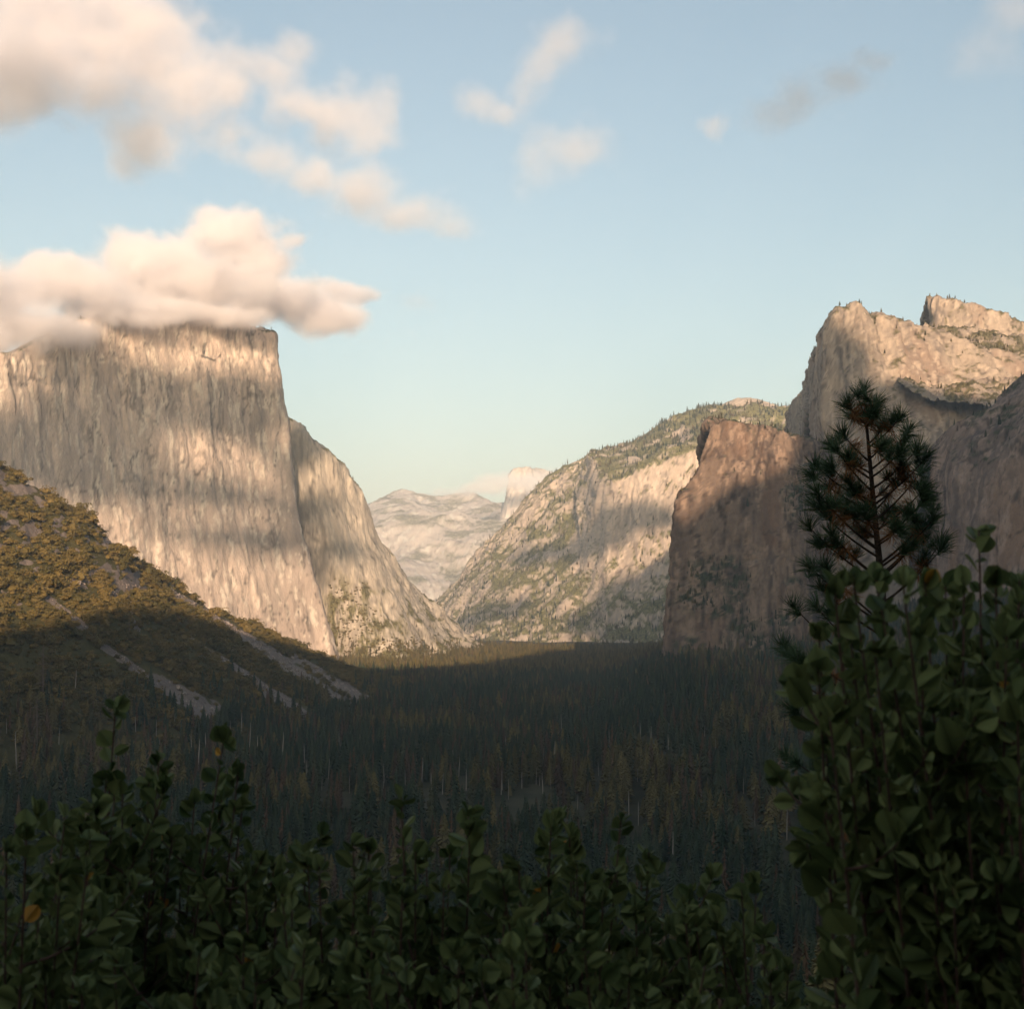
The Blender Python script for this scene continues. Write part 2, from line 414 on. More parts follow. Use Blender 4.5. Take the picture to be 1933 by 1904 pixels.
loft('rock_tower', rows, 300, 240, wall_noise(10, 3.4, 2.6, 1, 51, 300), M['cath'], 2, 2, dict(seed=280, vegslope=(.55, .8), vegscale=28., extra=blobs([(1330, 1085, 40, 30), (1310, 1130, 45, 22), (1390, 1105, 25, 35), (1350, 1150, 50, 18), (1420, 1215, 60, 22), (1400, 1180, 30, 20), (1470, 1170, 35, 16), (1505, 940, 25, 40), (1480, 1225, 50, 20), (1380, 1070, 25, 20), (1300, 1215, 40, 14), (1500, 1100, 18, 12)])))
# the higher cliff behind it, its left side turned away from the sun
mc = [((1470, 1270, 4900), (1486, 795, 4900)), ((1490, 1270, 4700), (1490, 772, 4750)), ((1500, 1270, 4450), (1514, 735, 4500)), ((1530, 1270, 4050), (1536, 675, 4100)), ((1546, 1270, 3760), (1549, 660, 3800)), ((1549, 1270, 3520), (1553, 622, 3590)),
      ((1600, 1270, 3500), (1580, 586, 3610)), ((1680, 1270, 3470), (1612, 575, 3640)), ((1760, 1270, 3450), (1690, 594, 3700)),
      ((1830, 1270, 3430), (1770, 620, 3760)), ((1930, 1270, 3420), (1860, 650, 3800)), ((2050, 1270, 3420), (1990, 680, 3850)), ((2250, 1270, 3500), (2200, 720, 3950))]
rows = columns(mc, np.linspace(0, 1, 14), None, lambda k, s: 0.3 * s / 0.55 if s < 0.55 else 0.3 + 0.7 * ((s - 0.55) / 0.45) ** 1.2)
rows = crest_back(rows, [(0, 25, 2), (30, 160, 6), (60, 380, -10), (90, 800, -300)])
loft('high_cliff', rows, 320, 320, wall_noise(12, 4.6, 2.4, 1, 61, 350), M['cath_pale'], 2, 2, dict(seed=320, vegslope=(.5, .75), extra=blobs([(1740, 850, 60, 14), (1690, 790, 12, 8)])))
# the spire-topped rock behind that
sp = [((1790, 800, 4500), (1790, 572, 4550)), ((1752, 800, 4130), (1752, 560, 4180)), ((1772, 800, 4060), (1770, 553, 4160)), ((1812, 800, 4040), (1805, 561, 4180)),
      ((1860, 800, 4030), (1852, 572, 4200)), ((1930, 800, 4030), (1925, 598, 4230)), ((2050, 800, 4050), (2040, 630, 4280)), ((2250, 800, 4100), (2240, 680, 4330))]
rows = columns(sp, np.linspace(0, 1, 8))
rows = crest_back(rows, [(0, 20, 0), (40, 200, -20), (60, 500, -250)])
loft('summit_rock', rows, 130, 200, wall_noise(7, 4, 4, 1, 71), M['cath_pale'], 1, 1, dict(seed=360, vegslope=(.4, .6), extra=blobs([(1900, 640, 80, 16), (1790, 600, 30, 10)])))
# slope between the two summits
sl = [((1690, 720, 3560), (1745, 606, 3950)), ((1760, 760, 3560), (1775, 615, 4000)), ((1850, 760, 3560), (1850, 618, 4020)), ((1960, 800, 3540), (1950, 632, 4040)), ((2150, 800, 3540), (2150, 660, 4080))]
rows = columns(sl, np.linspace(0, 1, 6))
rows = crest_back(rows, [(0, 60, -8), (0, 300, -120)])
loft('summit_slope', rows, 130, 200, wall_noise(8, 3, 5, 1, 81), M['cath_pale'], 2, 2, dict(seed=400, vegslope=(.4, .65), extra=blobs([(1880, 650, 90, 22)])))
# dark streaked wall at the right edge
rw = [((1750, 1265, 2900), (1768, 850, 2900)), ((1752, 1265, 2620), (1764, 852, 2720)), ((1790, 1265, 2480), (1800, 812, 2660)), ((1840, 1265, 2400), (1845, 784, 2620)), ((1900, 1265, 2330), (1882, 765, 2590)),
      ((1980, 1265, 2280), (1935, 712, 2620)), ((2100, 1265, 2250), (2040, 640, 2660)), ((2300, 1265, 2230), (2250, 560, 2700))]
rows = columns(rw, np.linspace(0, 1, 12), None, lambda k, s: 0.35 * s / 0.8 if s < 0.8 else 0.35 + 0.65 * (s - 0.8) / 0.2)
rows = crest_back(rows, [(5, 30, 2), (40, 200, 0), (80, 500, -250)])
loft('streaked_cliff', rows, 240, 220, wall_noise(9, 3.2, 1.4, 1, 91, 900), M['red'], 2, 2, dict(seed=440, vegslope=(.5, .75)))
# the forested valley wall in the middle distance
vw = [((790, 1225, 8300), (800, 1150, 8500)), ((815, 1225, 8100), (822, 1128, 8300)), ((840, 1222, 7600), (852, 1092, 8000)), ((880, 1220, 7000), (905, 1022, 7800)), ((930, 1218, 6600), (960, 972, 7600)), ((990, 1218, 6300), (1040, 905, 7400)),
      ((1050, 1220, 6050), (1100, 862, 7200)), ((1095, 1222, 5850), (1125, 851, 7100)), ((1135, 1225, 5500), (1150, 842, 7000)), ((1200, 1228, 5400), (1205, 817, 7000)), ((1280, 1230, 5350), (1310, 780, 7000)),
      ((1350, 1235, 5300), (1370, 768, 7050)), ((1450, 1240, 5200), (1465, 768, 7000)), ((1580, 1240, 5100), (1560, 742, 7000))]
vw = [((p[0], p[1], 6000 + (p[2] - 5500) * .45), (q[0], q[1], 7300 + (q[2] - 7000) * .45)) for p, q in vw]
def vw_y(k, s):
    cl = {7: 0.4, 8: 1, 9: 1, 10: 0.9, 11: 0.7, 12: 0.5}.get(k, 0.0)
    a = np.interp(s, [0, 0.25, 0.40, 0.84, 0.90, 1], [0, 0.22, 0.27, 0.36, 0.50, 1])
    return a * cl + (s ** 1.1) * (1 - cl)
rows = columns(vw, np.linspace(0, 1, 26), None, vw_y)
rows = crest_back(rows, [(10, 60, -2), (60, 400, -30), (100, 1200, -300)])
def vw_disp(p, P, N):
    d = wall_noise(40, 6, 3, 1.7, 101, 500)(p, P, N).reshape(P.shape[:2])
    U = 966.5 + FPX * P[..., 0] / P[..., 1]; V = 1154 - FPX * (P[..., 2] - 150) / P[..., 1]
    # two ribs that stand proud of the wall
    d += 45 * sstep(1092, 1102, U) * sstep(1128, 1112, U) * sstep(905, 925, V) * sstep(1090, 1000, V)
    d += 40 * sstep(1112, 1124, U) * sstep(1150, 1136, U) * sstep(850, 868, V) * sstep(1040, 960, V)
    return d.ravel()
loft('valley_wall', rows, 300, 360, vw_disp, M['wall'], 2, 2, dict(size=1.6, seed=480, vegslope=(.42, .58), vegscale=120., vegcut=(-.5, -.15)))
# bare dome on its skyline
th = np.linspace(0, math.pi * 2, 64); ph = np.linspace(0, math.pi / 2, 20)
dc = at(1408, 786, 7480)
D = np.array([[dc + np.array([150 * math.cos(t) * math.cos(q) ** 0.8, 200 * math.sin(t) * math.cos(q), 98 * math.sin(q) - 5]) for t in th] for q in ph])
Dn = grid_normals(D); D = D + (fbm(D.reshape(-1, 3) / 60, 4, 111) * 7).reshape(D.shape[:2])[..., None] * Dn
link('granite_dome', mesh_from('granite_dome', D.reshape(-1, 3), grid_faces(*D.shape[:2]), M['wall']), kind='structure')
rock_attrs(bpy.data.objects['granite_dome'].data, D, grid_normals(D), size=3, seed=520, vegslope=(2, 3))
# far mountains closing the valley
fm = [((560, 1215, 10000), (560, 985, 14500)), ((640, 1215, 9800), (640, 965, 14500)), ((690, 1215, 9600), (692, 944, 14500)), ((720, 1215, 9500), (722, 925, 14500)), ((752, 1215, 9400), (752, 914, 14500)), ((800, 1215, 9300), (795, 922, 14500)),
      ((840, 1215, 9300), (840, 924, 14500)), ((880, 1215, 9400), (880, 931, 14500)), ((930, 1215, 9500), (935, 942, 14000)), ((1000, 1215, 9600), (1000, 955, 13500)), ((1120, 1215, 9800), (1120, 965, 13500))]
rows = columns(fm, np.linspace(0, 1, 14), None, lambda k, s: np.interp(s, [0, .3, .55, .72, .86, 1], [0, .12, .26, .45, .7, 1]))
rows = crest_back(rows, [(0, 300, -10), (0, 2500, -500)])
def fm_disp(p, P, N):
    d = 170 * fbm(p / np.array([1500, 1500, 2200]), 3, 121) + 30 * fbm(p / np.array([420, 600, 900]), 4, 123, ridged=True) + 16 * fbm(p / 90, 3, 127)
    return d * np.repeat(np.interp(np.linspace(0, 1, P.shape[0]), [0, .15, .75, .83, 1], [.3, 1, .8, .25, .2])[:, None], P.shape[1], 1).ravel()
loft('far_mountain', rows, 260, 300, fm_disp, M['far'], 3, 3, dict(size=4, seed=560, vegslope=(.7, .95), vegscale=320.))
hd = [((950, 1010, 13100), (985, 905, 13300)), ((926, 1010, 12600), (962, 889, 12700)), ((940, 1010, 12450), (972, 883, 12720)), ((985, 1010, 12350), (1000, 879, 12750)), ((1030, 1010, 12400), (1030, 882, 12800)), ((1070, 1010, 12500), (1055, 891, 12850)), ((1110, 1010, 12700), (1080, 915, 12950))]
rows = columns(hd, np.linspace(0, 1, 10), None, lambda k, s: s ** 2)
rows = crest_back(rows, [(0, 80, 6), (0, 260, -10), (0, 600, -200)])
loft('dome_peak', rows, 110, 120, wall_noise(30, 12, 7, 3, 131), M['far'], 2, 2, dict(size=3, seed=600, vegslope=(2, 3)))

# the ridge behind and to the right of the camera: its shadow lies over the valley floor
sd = np.array([-math.sin(sb), -math.cos(sb)])             # the way the light travels, in plan
sp_ = np.array([sd[1], -sd[0]])
te = math.tan(se)
term = [(0, 1230, 1630), (150, 1204, 1780), (277, 1160, 1970), (368, 1190, 2250), (455, 1207, 2450), (563, 1234, 2700), (660, 1272, 3300), (760, 1266, 3500), (880, 1254, 3750), (1000, 1228, 4300), (1060, 1208, 4600),
        (1290, 985, 2900), (1380, 900, 2890), (1500, 880, 2900), (1560, 700, 3570), (1640, 690, 3520), (1750, 690, 3500), (1890, 722, 3480)]
prof = sorted((float(p[:2] @ sp_), float(p[2] + te * (p[:2] @ sd))) for p in (at(*t) for t in term))
prof = [(a, b - 34 * float(sstep(-160, -90, a) * sstep(560, 500, a))) for a, b in prof]
prof = sorted(prof + [(880, 1290), (960, 1480)])
prof = [(-3000, prof[0][1] - 60)] + prof + [(2000, 1500), (4500, 1400)]
TR = -1500.0
ss = np.linspace(-2500, 4200, 200)
cz = np.interp(ss, [a for a, _ in prof], [b for _, b in prof]) - te * TR
cz = cz + 10 * fbm(np.stack([ss / 120, ss * 0, ss * 0], -1), 4, 141)
rr = []
for k, (dt, fz) in enumerate([(950, 0.10), (520, 0.45), (180, 0.80), (50, 0.95), (0, 1.0), (-60, 0.96), (-400, 0.7), (-1400, 0.1), (-1700, -0.1)]):
    xy = sd[None] * (TR + dt) + sp_[None] * ss[:, None]
    rr.append(np.concatenate([xy, (cz * fz)[:, None]], 1))
def ridge_disp(p, P, N):
    w = np.repeat(np.interp(np.linspace(0, 1, P.shape[0]), [0, .35, .48, .6, 1], [1, .6, 0.08, .6, 1])[:, None], P.shape[1], 1).ravel()
    return w * 30 * fbm(p / 260, 4, 143)
loft('mountain_ridge', np.array(rr), 90, 260, ridge_disp, M['wall'], 0, 0, dict(size=1.6, seed=640, vegslope=(.3, .5), vegscale=90., vegcut=(-.5, -.2)))
# ------------------------------------------------------------------ valley trees
M['needle'] = plain('conifer_needles', (0.02, 0.038, 0.022), (0.095, 0.095, 0.048), 0.8, 6, 0.15, per_object=0.75)
M['needle_olive'] = plain('olive_needles', (0.045, 0.048, 0.02), (0.22, 0.17, 0.065), 0.8, 6, 0.15, per_object=0.75)
M['needle_blue'] = plain('blue_green_needles', (0.016, 0.036, 0.022), (0.07, 0.092, 0.05), 0.8, 6, 0.15, per_object=0.75)
M['needle_rust'] = plain('dry_brown_needles', (0.05, 0.036, 0.024), (0.16, 0.10, 0.06), 0.8, 6, 0.15, per_object=0.75)
M['needle_brown'] = plain('dying_needles', (0.10, 0.06, 0.035), (0.20, 0.115, 0.065), 0.8, 6, 0.15, per_object=0.6)
M['bark'] = plain('conifer_bark', (0.06, 0.04, 0.03), (0.12, 0.08, 0.055), 0.9, 8, 0.1)
M['snag'] = plain('weathered_dead_wood', (0.25, 0.21, 0.175), (0.46, 0.40, 0.34), 0.85, 6, 0.15, per_object=0.6)
M['deadbranch'] = plain('grey_brown_twigs', (0.13, 0.095, 0.075), (0.24, 0.18, 0.145), 0.9, 6, 0.1, per_object=0.4)
M['oak'] = plain('oak_leaves', (0.05, 0.052, 0.016), (0.22, 0.155, 0.05), 0.75, 5, 0.2, per_object=0.7)

def tube(path, radii, n=6):
    path = np.asarray(path, float); V = []; F = []
    up = np.array([0.3, 0.2, 1.0])
    for i, p in enumerate(path):
        d = path[min(i + 1, len(path) - 1)] - path[max(i - 1, 0)]; d /= np.linalg.norm(d) + 1e-9
        a = np.cross(d, up if abs(d[2]) < 0.9 else np.array([1.0, 0.2, 0.1])); a /= np.linalg.norm(a); b = np.cross(d, a)
        for k in range(n):
            t = 2 * math.pi * k / n; V.append(p + radii[i] * (math.cos(t) * a + math.sin(t) * b))
    for i in range(len(path) - 1):
        for k in range(n):
            F.append((i * n + k, i * n + (k + 1) % n, (i + 1) * n + (k + 1) % n, (i + 1) * n + k))
    return np.array(V), np.array(F)
def tris(F):
    F = np.asarray(F)
    return np.concatenate([F[:, [0, 1, 2]], F[:, [0, 2, 3]]]) if F.shape[1] == 4 else F
class Bag:
    def __init__(s): s.V = []; s.F = []; s.n = 0
    def add(s, V, F): s.V.append(np.asarray(V, float)); s.F.append(tris(F) + s.n); s.n += len(V)
    def mesh(s, name, mat, smooth=True): return mesh_from(name, np.concatenate(s.V), np.concatenate(s.F), mat, smooth)

def conifer_crown(seed, r0=0.16, low=0.10, whorls=24, per=9, droop=0.45, ragged=0.35):
    g = np.random.default_rng(seed); B = Bag()
    for w in range(whorls):
        h = low + (1 - low) * (w / whorls) ** 0.92
        rr = r0 * (1 - h) ** 0.75 * (0.6 + 0.4 * min(1, (h - low) / 0.15 + 0.3)) + 0.012
        for k in range(per):
            t = 2 * math.pi * (k + g.uniform(-.45, .45)) / per + w * 1.1
            L = rr * (1 + g.uniform(-ragged, ragged)); z = h + g.uniform(-.02, .02)
            o = np.array([math.cos(t), math.sin(t), 0]); sd_ = np.array([-o[1], o[0], 0])
            wd = L * g.uniform(.18, .36)
            p0 = np.array([0, 0, z + .02]); m = o * L * .6 + np.array([0, 0, z - L * droop * .35]); tip = o * L + np.array([0, 0, z - L * droop])
            dn = np.array([0, 0, -L * g.uniform(.25, .5)])
            B.add([p0, m + sd_ * wd + dn * .4, tip + dn * .3, m - sd_ * wd + dn * .4, m + dn * 1.2], np.array([(0, 1, 2), (0, 2, 3), (1, 4, 2), (2, 4, 3)]))
    k = 7; ring = [np.array([0.35 * r0 * math.cos(2 * math.pi * i / k), 0.35 * r0 * math.sin(2 * math.pi * i / k), low]) for i in range(k)]
    B.add(ring + [np.array([0, 0, 0.97])], np.array([(i, (i + 1) % k, k) for i in range(k)]))
    B.add([np.array([.008, 0, .93]), np.array([-.008, .006, .93]), np.array([0, -.008, .93]), np.array([0, 0, 1.02])], np.array([(0, 1, 3), (1, 2, 3), (2, 0, 3)]))
    return B
def trunk_mesh(name, mat, top=0.95, r=0.011, lean=0.0):
    V, F = tube([(0, 0, -0.03), (lean * .3, 0, 0.3), (lean * .7, 0.002, 0.65), (lean, 0, top)], [r * 1.2, r, r * .65, r * .15], 6)
    return mesh_from(name, V, F, mat)
CROWNS = [conifer_crown(1).mesh('conifer_crown', M['needle_blue'], False), conifer_crown(2, 0.12, 0.14, 25, 8, 0.6).mesh('conifer_crown', M['needle_rust'], False),
          conifer_crown(3, 0.19, 0.22, 20, 9, 0.3, 0.55).mesh('conifer_crown', M['needle_olive'], False), conifer_crown(4, 0.14, 0.06, 26, 8, 0.5, 0.45).mesh('conifer_crown', M['needle'], False)]
BROWN = conifer_crown(5, 0.10, 0.2, 14, 6, 0.6, 0.5).mesh('conifer_crown', M['needle_brown'], False)
TRUNK = trunk_mesh('conifer_trunk', M['bark'])
def snag_mesh(seed, stubs=14, L=0.05, mat='snag', r=0.011, top=1.0):
    g = np.random.default_rng(seed); B = Bag()
    lx, ly = g.uniform(-.03, .03, 2)
    B.add(*tube([(0, 0, -.03), (lx * .4, ly * .3, .4), (lx * .8, ly, .75), (lx, ly, top)], [r * 1.25, r, r * .7, r * .25], 6))
    for i in range(stubs):
        h = g.uniform(.25, .97); t = g.uniform(0, 6.28); l = L * g.uniform(.4, 1.2) * (1.3 - h)
        p = np.array([lx * h, ly * h, h]); o = np.array([math.cos(t), math.sin(t), g.uniform(-.5, .25)])
        B.add(*tube([p, p + o * l * .6, p + o * l + np.array([0, 0, -.25 * l])], [r * .32, r * .2, r * .06], 4))
    return B.mesh('snag', M[mat])
SNAGS = [snag_mesh(1, 6), snag_mesh(2, 12), snag_mesh(3, 3, 0.03), snag_mesh(4, 9)]
DEADS = [snag_mesh(11, 90, 0.20, 'deadbranch', 0.010), snag_mesh(12, 70, 0.15, 'deadbranch', 0.009)]
def ico(c, r, g, nu=7, nv=4):
    V = [c + r * np.array([math.cos(2 * math.pi * i / nu) * math.sin(math.pi * (j + .5) / nv), math.sin(2 * math.pi * i / nu) * math.sin(math.pi * (j + .5) / nv), math.cos(math.pi * (j + .5) / nv)]) * g.uniform(.8, 1.15) for j in range(nv) for i in range(nu)]
    return np.array(V), np.array([(j * nu + i, j * nu + (i + 1) % nu, (j + 1) * nu + (i + 1) % nu, (j + 1) * nu + i) for j in range(nv - 1) for i in range(nu)])
def oak_crown(seed, n=280):
    g = np.random.default_rng(seed); B = Bag()
    lobes = [(g.normal(size=3) * np.array([.30, .30, .16]) + np.array([0, 0, .55]), g.uniform(.24, .42)) for _ in range(7)] + [(np.array([0, 0, .45]), .42)]
    B.add(*ico(np.array([0, 0, .42]), np.array([.46, .46, .36]), g))
    for i in range(n):
        c, r = lobes[g.integers(len(lobes))]
        d = g.normal(size=3); d /= np.linalg.norm(d); d[2] = abs(d[2]) * (1 if g.random() < .8 else -1)
        p = c + d * r * g.uniform(.8, 1.08) * np.array([1, 1, .8])
        if p[2] < 0.02: continue
        nrm = d + g.normal(size=3) * .55; nrm /= np.linalg.norm(nrm)
        a = np.cross(nrm, g.normal(size=3)); a /= np.linalg.norm(a); b = np.cross(nrm, a)
        w = g.uniform(.045, .10)
        B.add([p - a * w - b * w * .5, p + a * w * .3 - b * w, p + a * w + b * w * .4 + nrm * .03, p - a * w * .2 + b * w], np.array([(0, 1, 2, 3)]))
    return B.mesh('oak_crown', M['oak'], False)
OAKS = [oak_crown(21), oak_crown(22), oak_crown(23)]

def frame0(g):
    q_, _ = np.linalg.qr(g.normal(size=(3, 3))); return q_
def ground_at(x, y): return floor_z(np.atleast_1d(np.asarray(x, float)), np.atleast_1d(np.asarray(y, float)))
def scatter_object(name, pts, scl, mesh_ob, **props):
    """points carrying copies of a tree that already stands in the scene"""
    me = bpy.data.meshes.new(name); me.vertices.add(len(pts)); me.vertices.foreach_set('co', np.asarray(pts, np.float32).ravel())
    s = me.attributes.new('scl', 'FLOAT_VECTOR', 'POINT'); s.data.foreach_set('vector', np.asarray(scl, np.float32).ravel())
    r = me.attributes.new('rot', 'FLOAT_VECTOR', 'POINT')
    ro = np.zeros((len(pts), 3), np.float32); ro[:, 2] = RNG.uniform(0, 6.28, len(pts)); ro[:, :2] = RNG.normal(0, .03, (len(pts), 2))
    r.data.foreach_set('vector', ro.ravel())
    o = link(name, me, **props)
    ng = bpy.data.node_groups.new(name, 'GeometryNodeTree')
    ng.interface.new_socket('Geometry', in_out='INPUT', socket_type='NodeSocketGeometry'); ng.interface.new_socket('Geometry', in_out='OUTPUT', socket_type='NodeSocketGeometry')
    gi = ng.nodes.new('NodeGroupInput'); go = ng.nodes.new('NodeGroupOutput')
    ip = ng.nodes.new('GeometryNodeInstanceOnPoints'); oi = ng.nodes.new('GeometryNodeObjectInfo'); oi.transform_space = 'ORIGINAL'
    oi.inputs[0].default_value = mesh_ob; oi.inputs[1].default_value = True
    na = ng.nodes.new('GeometryNodeInputNamedAttribute'); na.data_type = 'FLOAT_VECTOR'; na.inputs[0].default_value = 'scl'
    nb = ng.nodes.new('GeometryNodeInputNamedAttribute'); nb.data_type = 'FLOAT_VECTOR'; nb.inputs[0].default_value = 'rot'
    L = ng.links.new
    L(gi.outputs[0], ip.inputs['Points']); L(oi.outputs['Geometry'], ip.inputs['Instance'])
    L(na.outputs['Attribute'], ip.inputs['Scale'])
    e2r = ng.nodes.new('FunctionNodeEulerToRotation'); L(nb.outputs['Attribute'], e2r.inputs[0]); L(e2r.outputs[0], ip.inputs['Rotation'])
    L(ip.outputs[0], go.inputs[0])
    md = o.modifiers.new('scatter', 'NODES'); md.node_group = ng
    return o
def on_grid(P, weight, n):
    """random places on a loft, in proportion to area and weight"""
    a = np.linalg.norm(np.cross(P[1:, :-1] - P[:-1, :-1], P[:-1, 1:] - P[:-1, :-1]), axis=2)
    a *= weight[:-1, :-1]; c = np.cumsum(a.ravel()); c /= c[-1]
    k = np.searchsorted(c, RNG.random(n)); k = np.minimum(k, a.size - 1); i, j = np.divmod(k, a.shape[1])
    f, g = RNG.random((2, n, 1))
    return (P[i, j] * (1 - f) + P[i + 1, j] * f) * (1 - g) + (P[i, j + 1] * (1 - f) + P[i + 1, j + 1] * f) * g

# bare dead trunks
def stand(u, v):
    """the ground or talus seen at picture position (u, v): walk out along the sight line"""
    d = at(u, v, 1.0) - CAM
    ys = np.arange(300, 4200, 8.0); pz = CAM[2] + d[2] * ys
    gz = ground_at(d[0] * ys, ys)
    k = np.argmax(pz < gz) if (pz < gz).any() else -1
    best = ys[k] if k >= 0 else 3000
    i = np.argmin((TU - u) ** 2 + (TVv - v) ** 2 + (np.linspace(0, 1, nr) > .85)[:, None] * 1e6)
    if (TU.flat[i] - u) ** 2 + (TVv.flat[i] - v) ** 2 < 60 and TP.reshape(-1, 3)[i, 1] < best: return TP.reshape(-1, 3)[i]
    return np.array([d[0] * best, best, pz[k]])
snags = [(533, 1432, 50), (471, 1420, 56), (460, 1395, 52), (486, 1450, 60), (373, 1462, 66), (147, 1310, 46), (42, 1450, 72), (1655 * .481, 1480, 50), (815, 1510, 52), (835, 1500, 40), (866, 1465, 36), (880, 1492, 42),
         (260, 1380, 30), (300, 1390, 34), (395, 1420, 40), (420, 1440, 40), (575, 1440, 36), (620, 1470, 40), (700, 1450, 30), (725, 1478, 36), (765, 1490, 34),
         (946, 1500, 44), (960, 1510, 40), (985, 1490, 34), (1012, 1480, 30), (1025, 1500, 42), (1040, 1490, 26), (1090, 1530, 30), (1187, 1545, 52), (1205, 1560, 46), (1130, 1465, 26),
         (1485, 1590, 66), (1512, 1560, 46), (1270, 1630, 60), (1425, 1560, 30), (1330, 1390, 22), (1350, 1420, 26), (905, 1400, 22), (940, 1385, 20), (1000, 1400, 24), (1060, 1395, 20), (1150, 1400, 24), (1228, 1395, 22),
         (640, 1400, 24), (680, 1410, 24), (560, 1400, 28), (335, 1370, 26), (210, 1350, 26), (120, 1400, 30), (20, 1380, 28), (855, 1440, 26), (790, 1440, 26)]
# places of the conifers on the valley floor
n = 210000
y = np.sqrt(RNG.uniform(330 ** 2, 5000 ** 2, n)); x = RNG.uniform(-1, 1, n) * (0.37 * y + 25)
fx = np.interp(y, fr[:, 1][np.argsort(fr[:, 1])], fr[:, 0][np.argsort(fr[:, 1])])
keep = ~((y > 1250) & (y < 2600) & (x < fx - 25)) & ~((y >= 2600) & (y < 3200) & (x < -0.118 * y))
keep &= RNG.random(n) < np.interp(y, [300, 1500, 3000, 3400, 5000], [0.95, 0.85, 0.65, 0.8, 0.7])
cl = at(1470, 1340, 2260); keep &= ~((np.abs(x - cl[0]) < 150 + 30 * np.sin(y / 20)) & (np.abs(y - 2290) < 45))
dens = fbm(np.stack([x / 90, y / 90, x * 0], -1), 3, 151); keep &= RNG.random(n) < np.clip(0.75 + 1.3 * dens, 0.3, 1)
x, y = x[keep], y[keep]; z = ground_at(x, y)
hgt = np.clip(RNG.normal(22, 7, len(x)), 8, 44) * np.where(y < 700, .75, 1)
FP = np.stack([x, y, z - .5], -1)
# conifers climbing the foot of the talus slope
w = sstep(1270, 1400, TVv) * np.clip(1 - rk * 1.5, 0, 1) * sstep(0.02, 0.06, np.linspace(0, 1, nr))[:, None]
q = on_grid(TP, w, 2600); FP = np.concatenate([FP, q]); hgt = np.concatenate([hgt, np.clip(RNG.normal(20, 6, len(q)), 8, 36)])
EB = LOFTS['granite_slabs'][0]; EU, EV = uv_of(EB)
q = on_grid(EB, sstep(1205, 1240, EV) * sstep(600, 640, EU), 1500); FP = np.concatenate([FP, q]); hgt = np.concatenate([hgt, np.clip(RNG.normal(15, 4, len(q)), 7, 28)])
# the valley wall: dense on the slopes, thin on the cliffs
VP, VN = LOFTS['valley_wall']; VU, VV = uv_of(VP); vz = np.abs(VN[..., 2])
w = sstep(.30, .55, vz) * (0.35 + 0.65 * sstep(900, 800, VV) + 0.8 * sstep(1120, 1200, VV))
q = on_grid(VP, w, 5500); FP = np.concatenate([FP, q]); hgt = np.concatenate([hgt, np.clip(RNG.normal(18, 5, len(q)), 8, 32)])
crown_rows = VP[int(VP.shape[0] * .86):int(VP.shape[0] * .95)]
q = on_grid(crown_rows, np.ones(crown_rows.shape[:2]), 1500); FP = np.concatenate([FP, q]); hgt = np.concatenate([hgt, np.clip(RNG.normal(30, 8, len(q)), 12, 48)])
# scattered trees along the rims of the cliffs
for nm, cnt, h0, vmax in (('granite_monolith', 260, 11, 640), ('high_cliff', 500, 11, 700), ('summit_rock', 160, 13, 700), ('summit_slope', 260, 11, 800), ('rock_tower', 420, 10, 990), ('granite_slabs', 220, 10, 2000), ('streaked_cliff', 160, 12, 2000)):
    P_, N_g = LOFTS[nm]; U_, V_ = uv_of(P_)
    q = on_grid(P_, sstep(.45, .7, np.abs(N_g[..., 2])) * (V_ < vmax) + 1e-9, cnt); FP = np.concatenate([FP, q]); hgt = np.concatenate([hgt, np.clip(RNG.normal(h0, 3, cnt), 4, 20)])
TWP = LOFTS['rock_tower'][0]
tb = blobs([(1330, 1085, 40, 30), (1310, 1130, 45, 22), (1390, 1105, 25, 35), (1350, 1150, 50, 18), (1420, 1215, 60, 22), (1400, 1180, 30, 20), (1470, 1170, 35, 16), (1480, 1225, 50, 20), (1505, 940, 25, 40)])(TWP)
q = on_grid(TWP, tb + 1e-9, 900); FP = np.concatenate([FP, q]); hgt = np.concatenate([hgt, np.clip(RNG.normal(9, 3, len(q)), 4, 17)])
def open_for(lst):
    """small openings in front of the dead trunks"""
    global FP, hgt
    k = np.ones(len(FP), bool)
    for p in lst: k &= ~((np.abs(FP[:, 0] - p[0] * FP[:, 1] / p[1]) < 6) & (FP[:, 1] > p[1] - 150) & (FP[:, 1] < p[1] + 4))
    FP, hgt = FP[k], hgt[k]
_g = np.random.default_rng(5)
snags += [(float(_g.uniform(20, 1490)), float(_g.uniform(1375, 1500)), float(_g.uniform(18, 36))) for _ in range(36)]
SNAG_AT = [stand(u, v) for (u, v, hp) in snags]
open_for(SNAG_AT)
kn = fbm(np.stack([FP[:, 0] / 260, FP[:, 1] / 260, FP[:, 1] * 0], -1), 3, 161) + RNG.normal(0, .28, len(FP))
kindc = np.digitize(kn, [-.12, .16, .36]); kindc = np.array([0, 3, 1, 2])[kindc]; kindc[(FP[:, 1] > 3300) & (FP[:, 1] < 5000) & (RNG.random(len(FP)) < .93)] = 2; kindc[RNG.random(len(FP)) < 0.05] = 4  # lighter olive crowns put the gold of the sunlit strip into tree colour

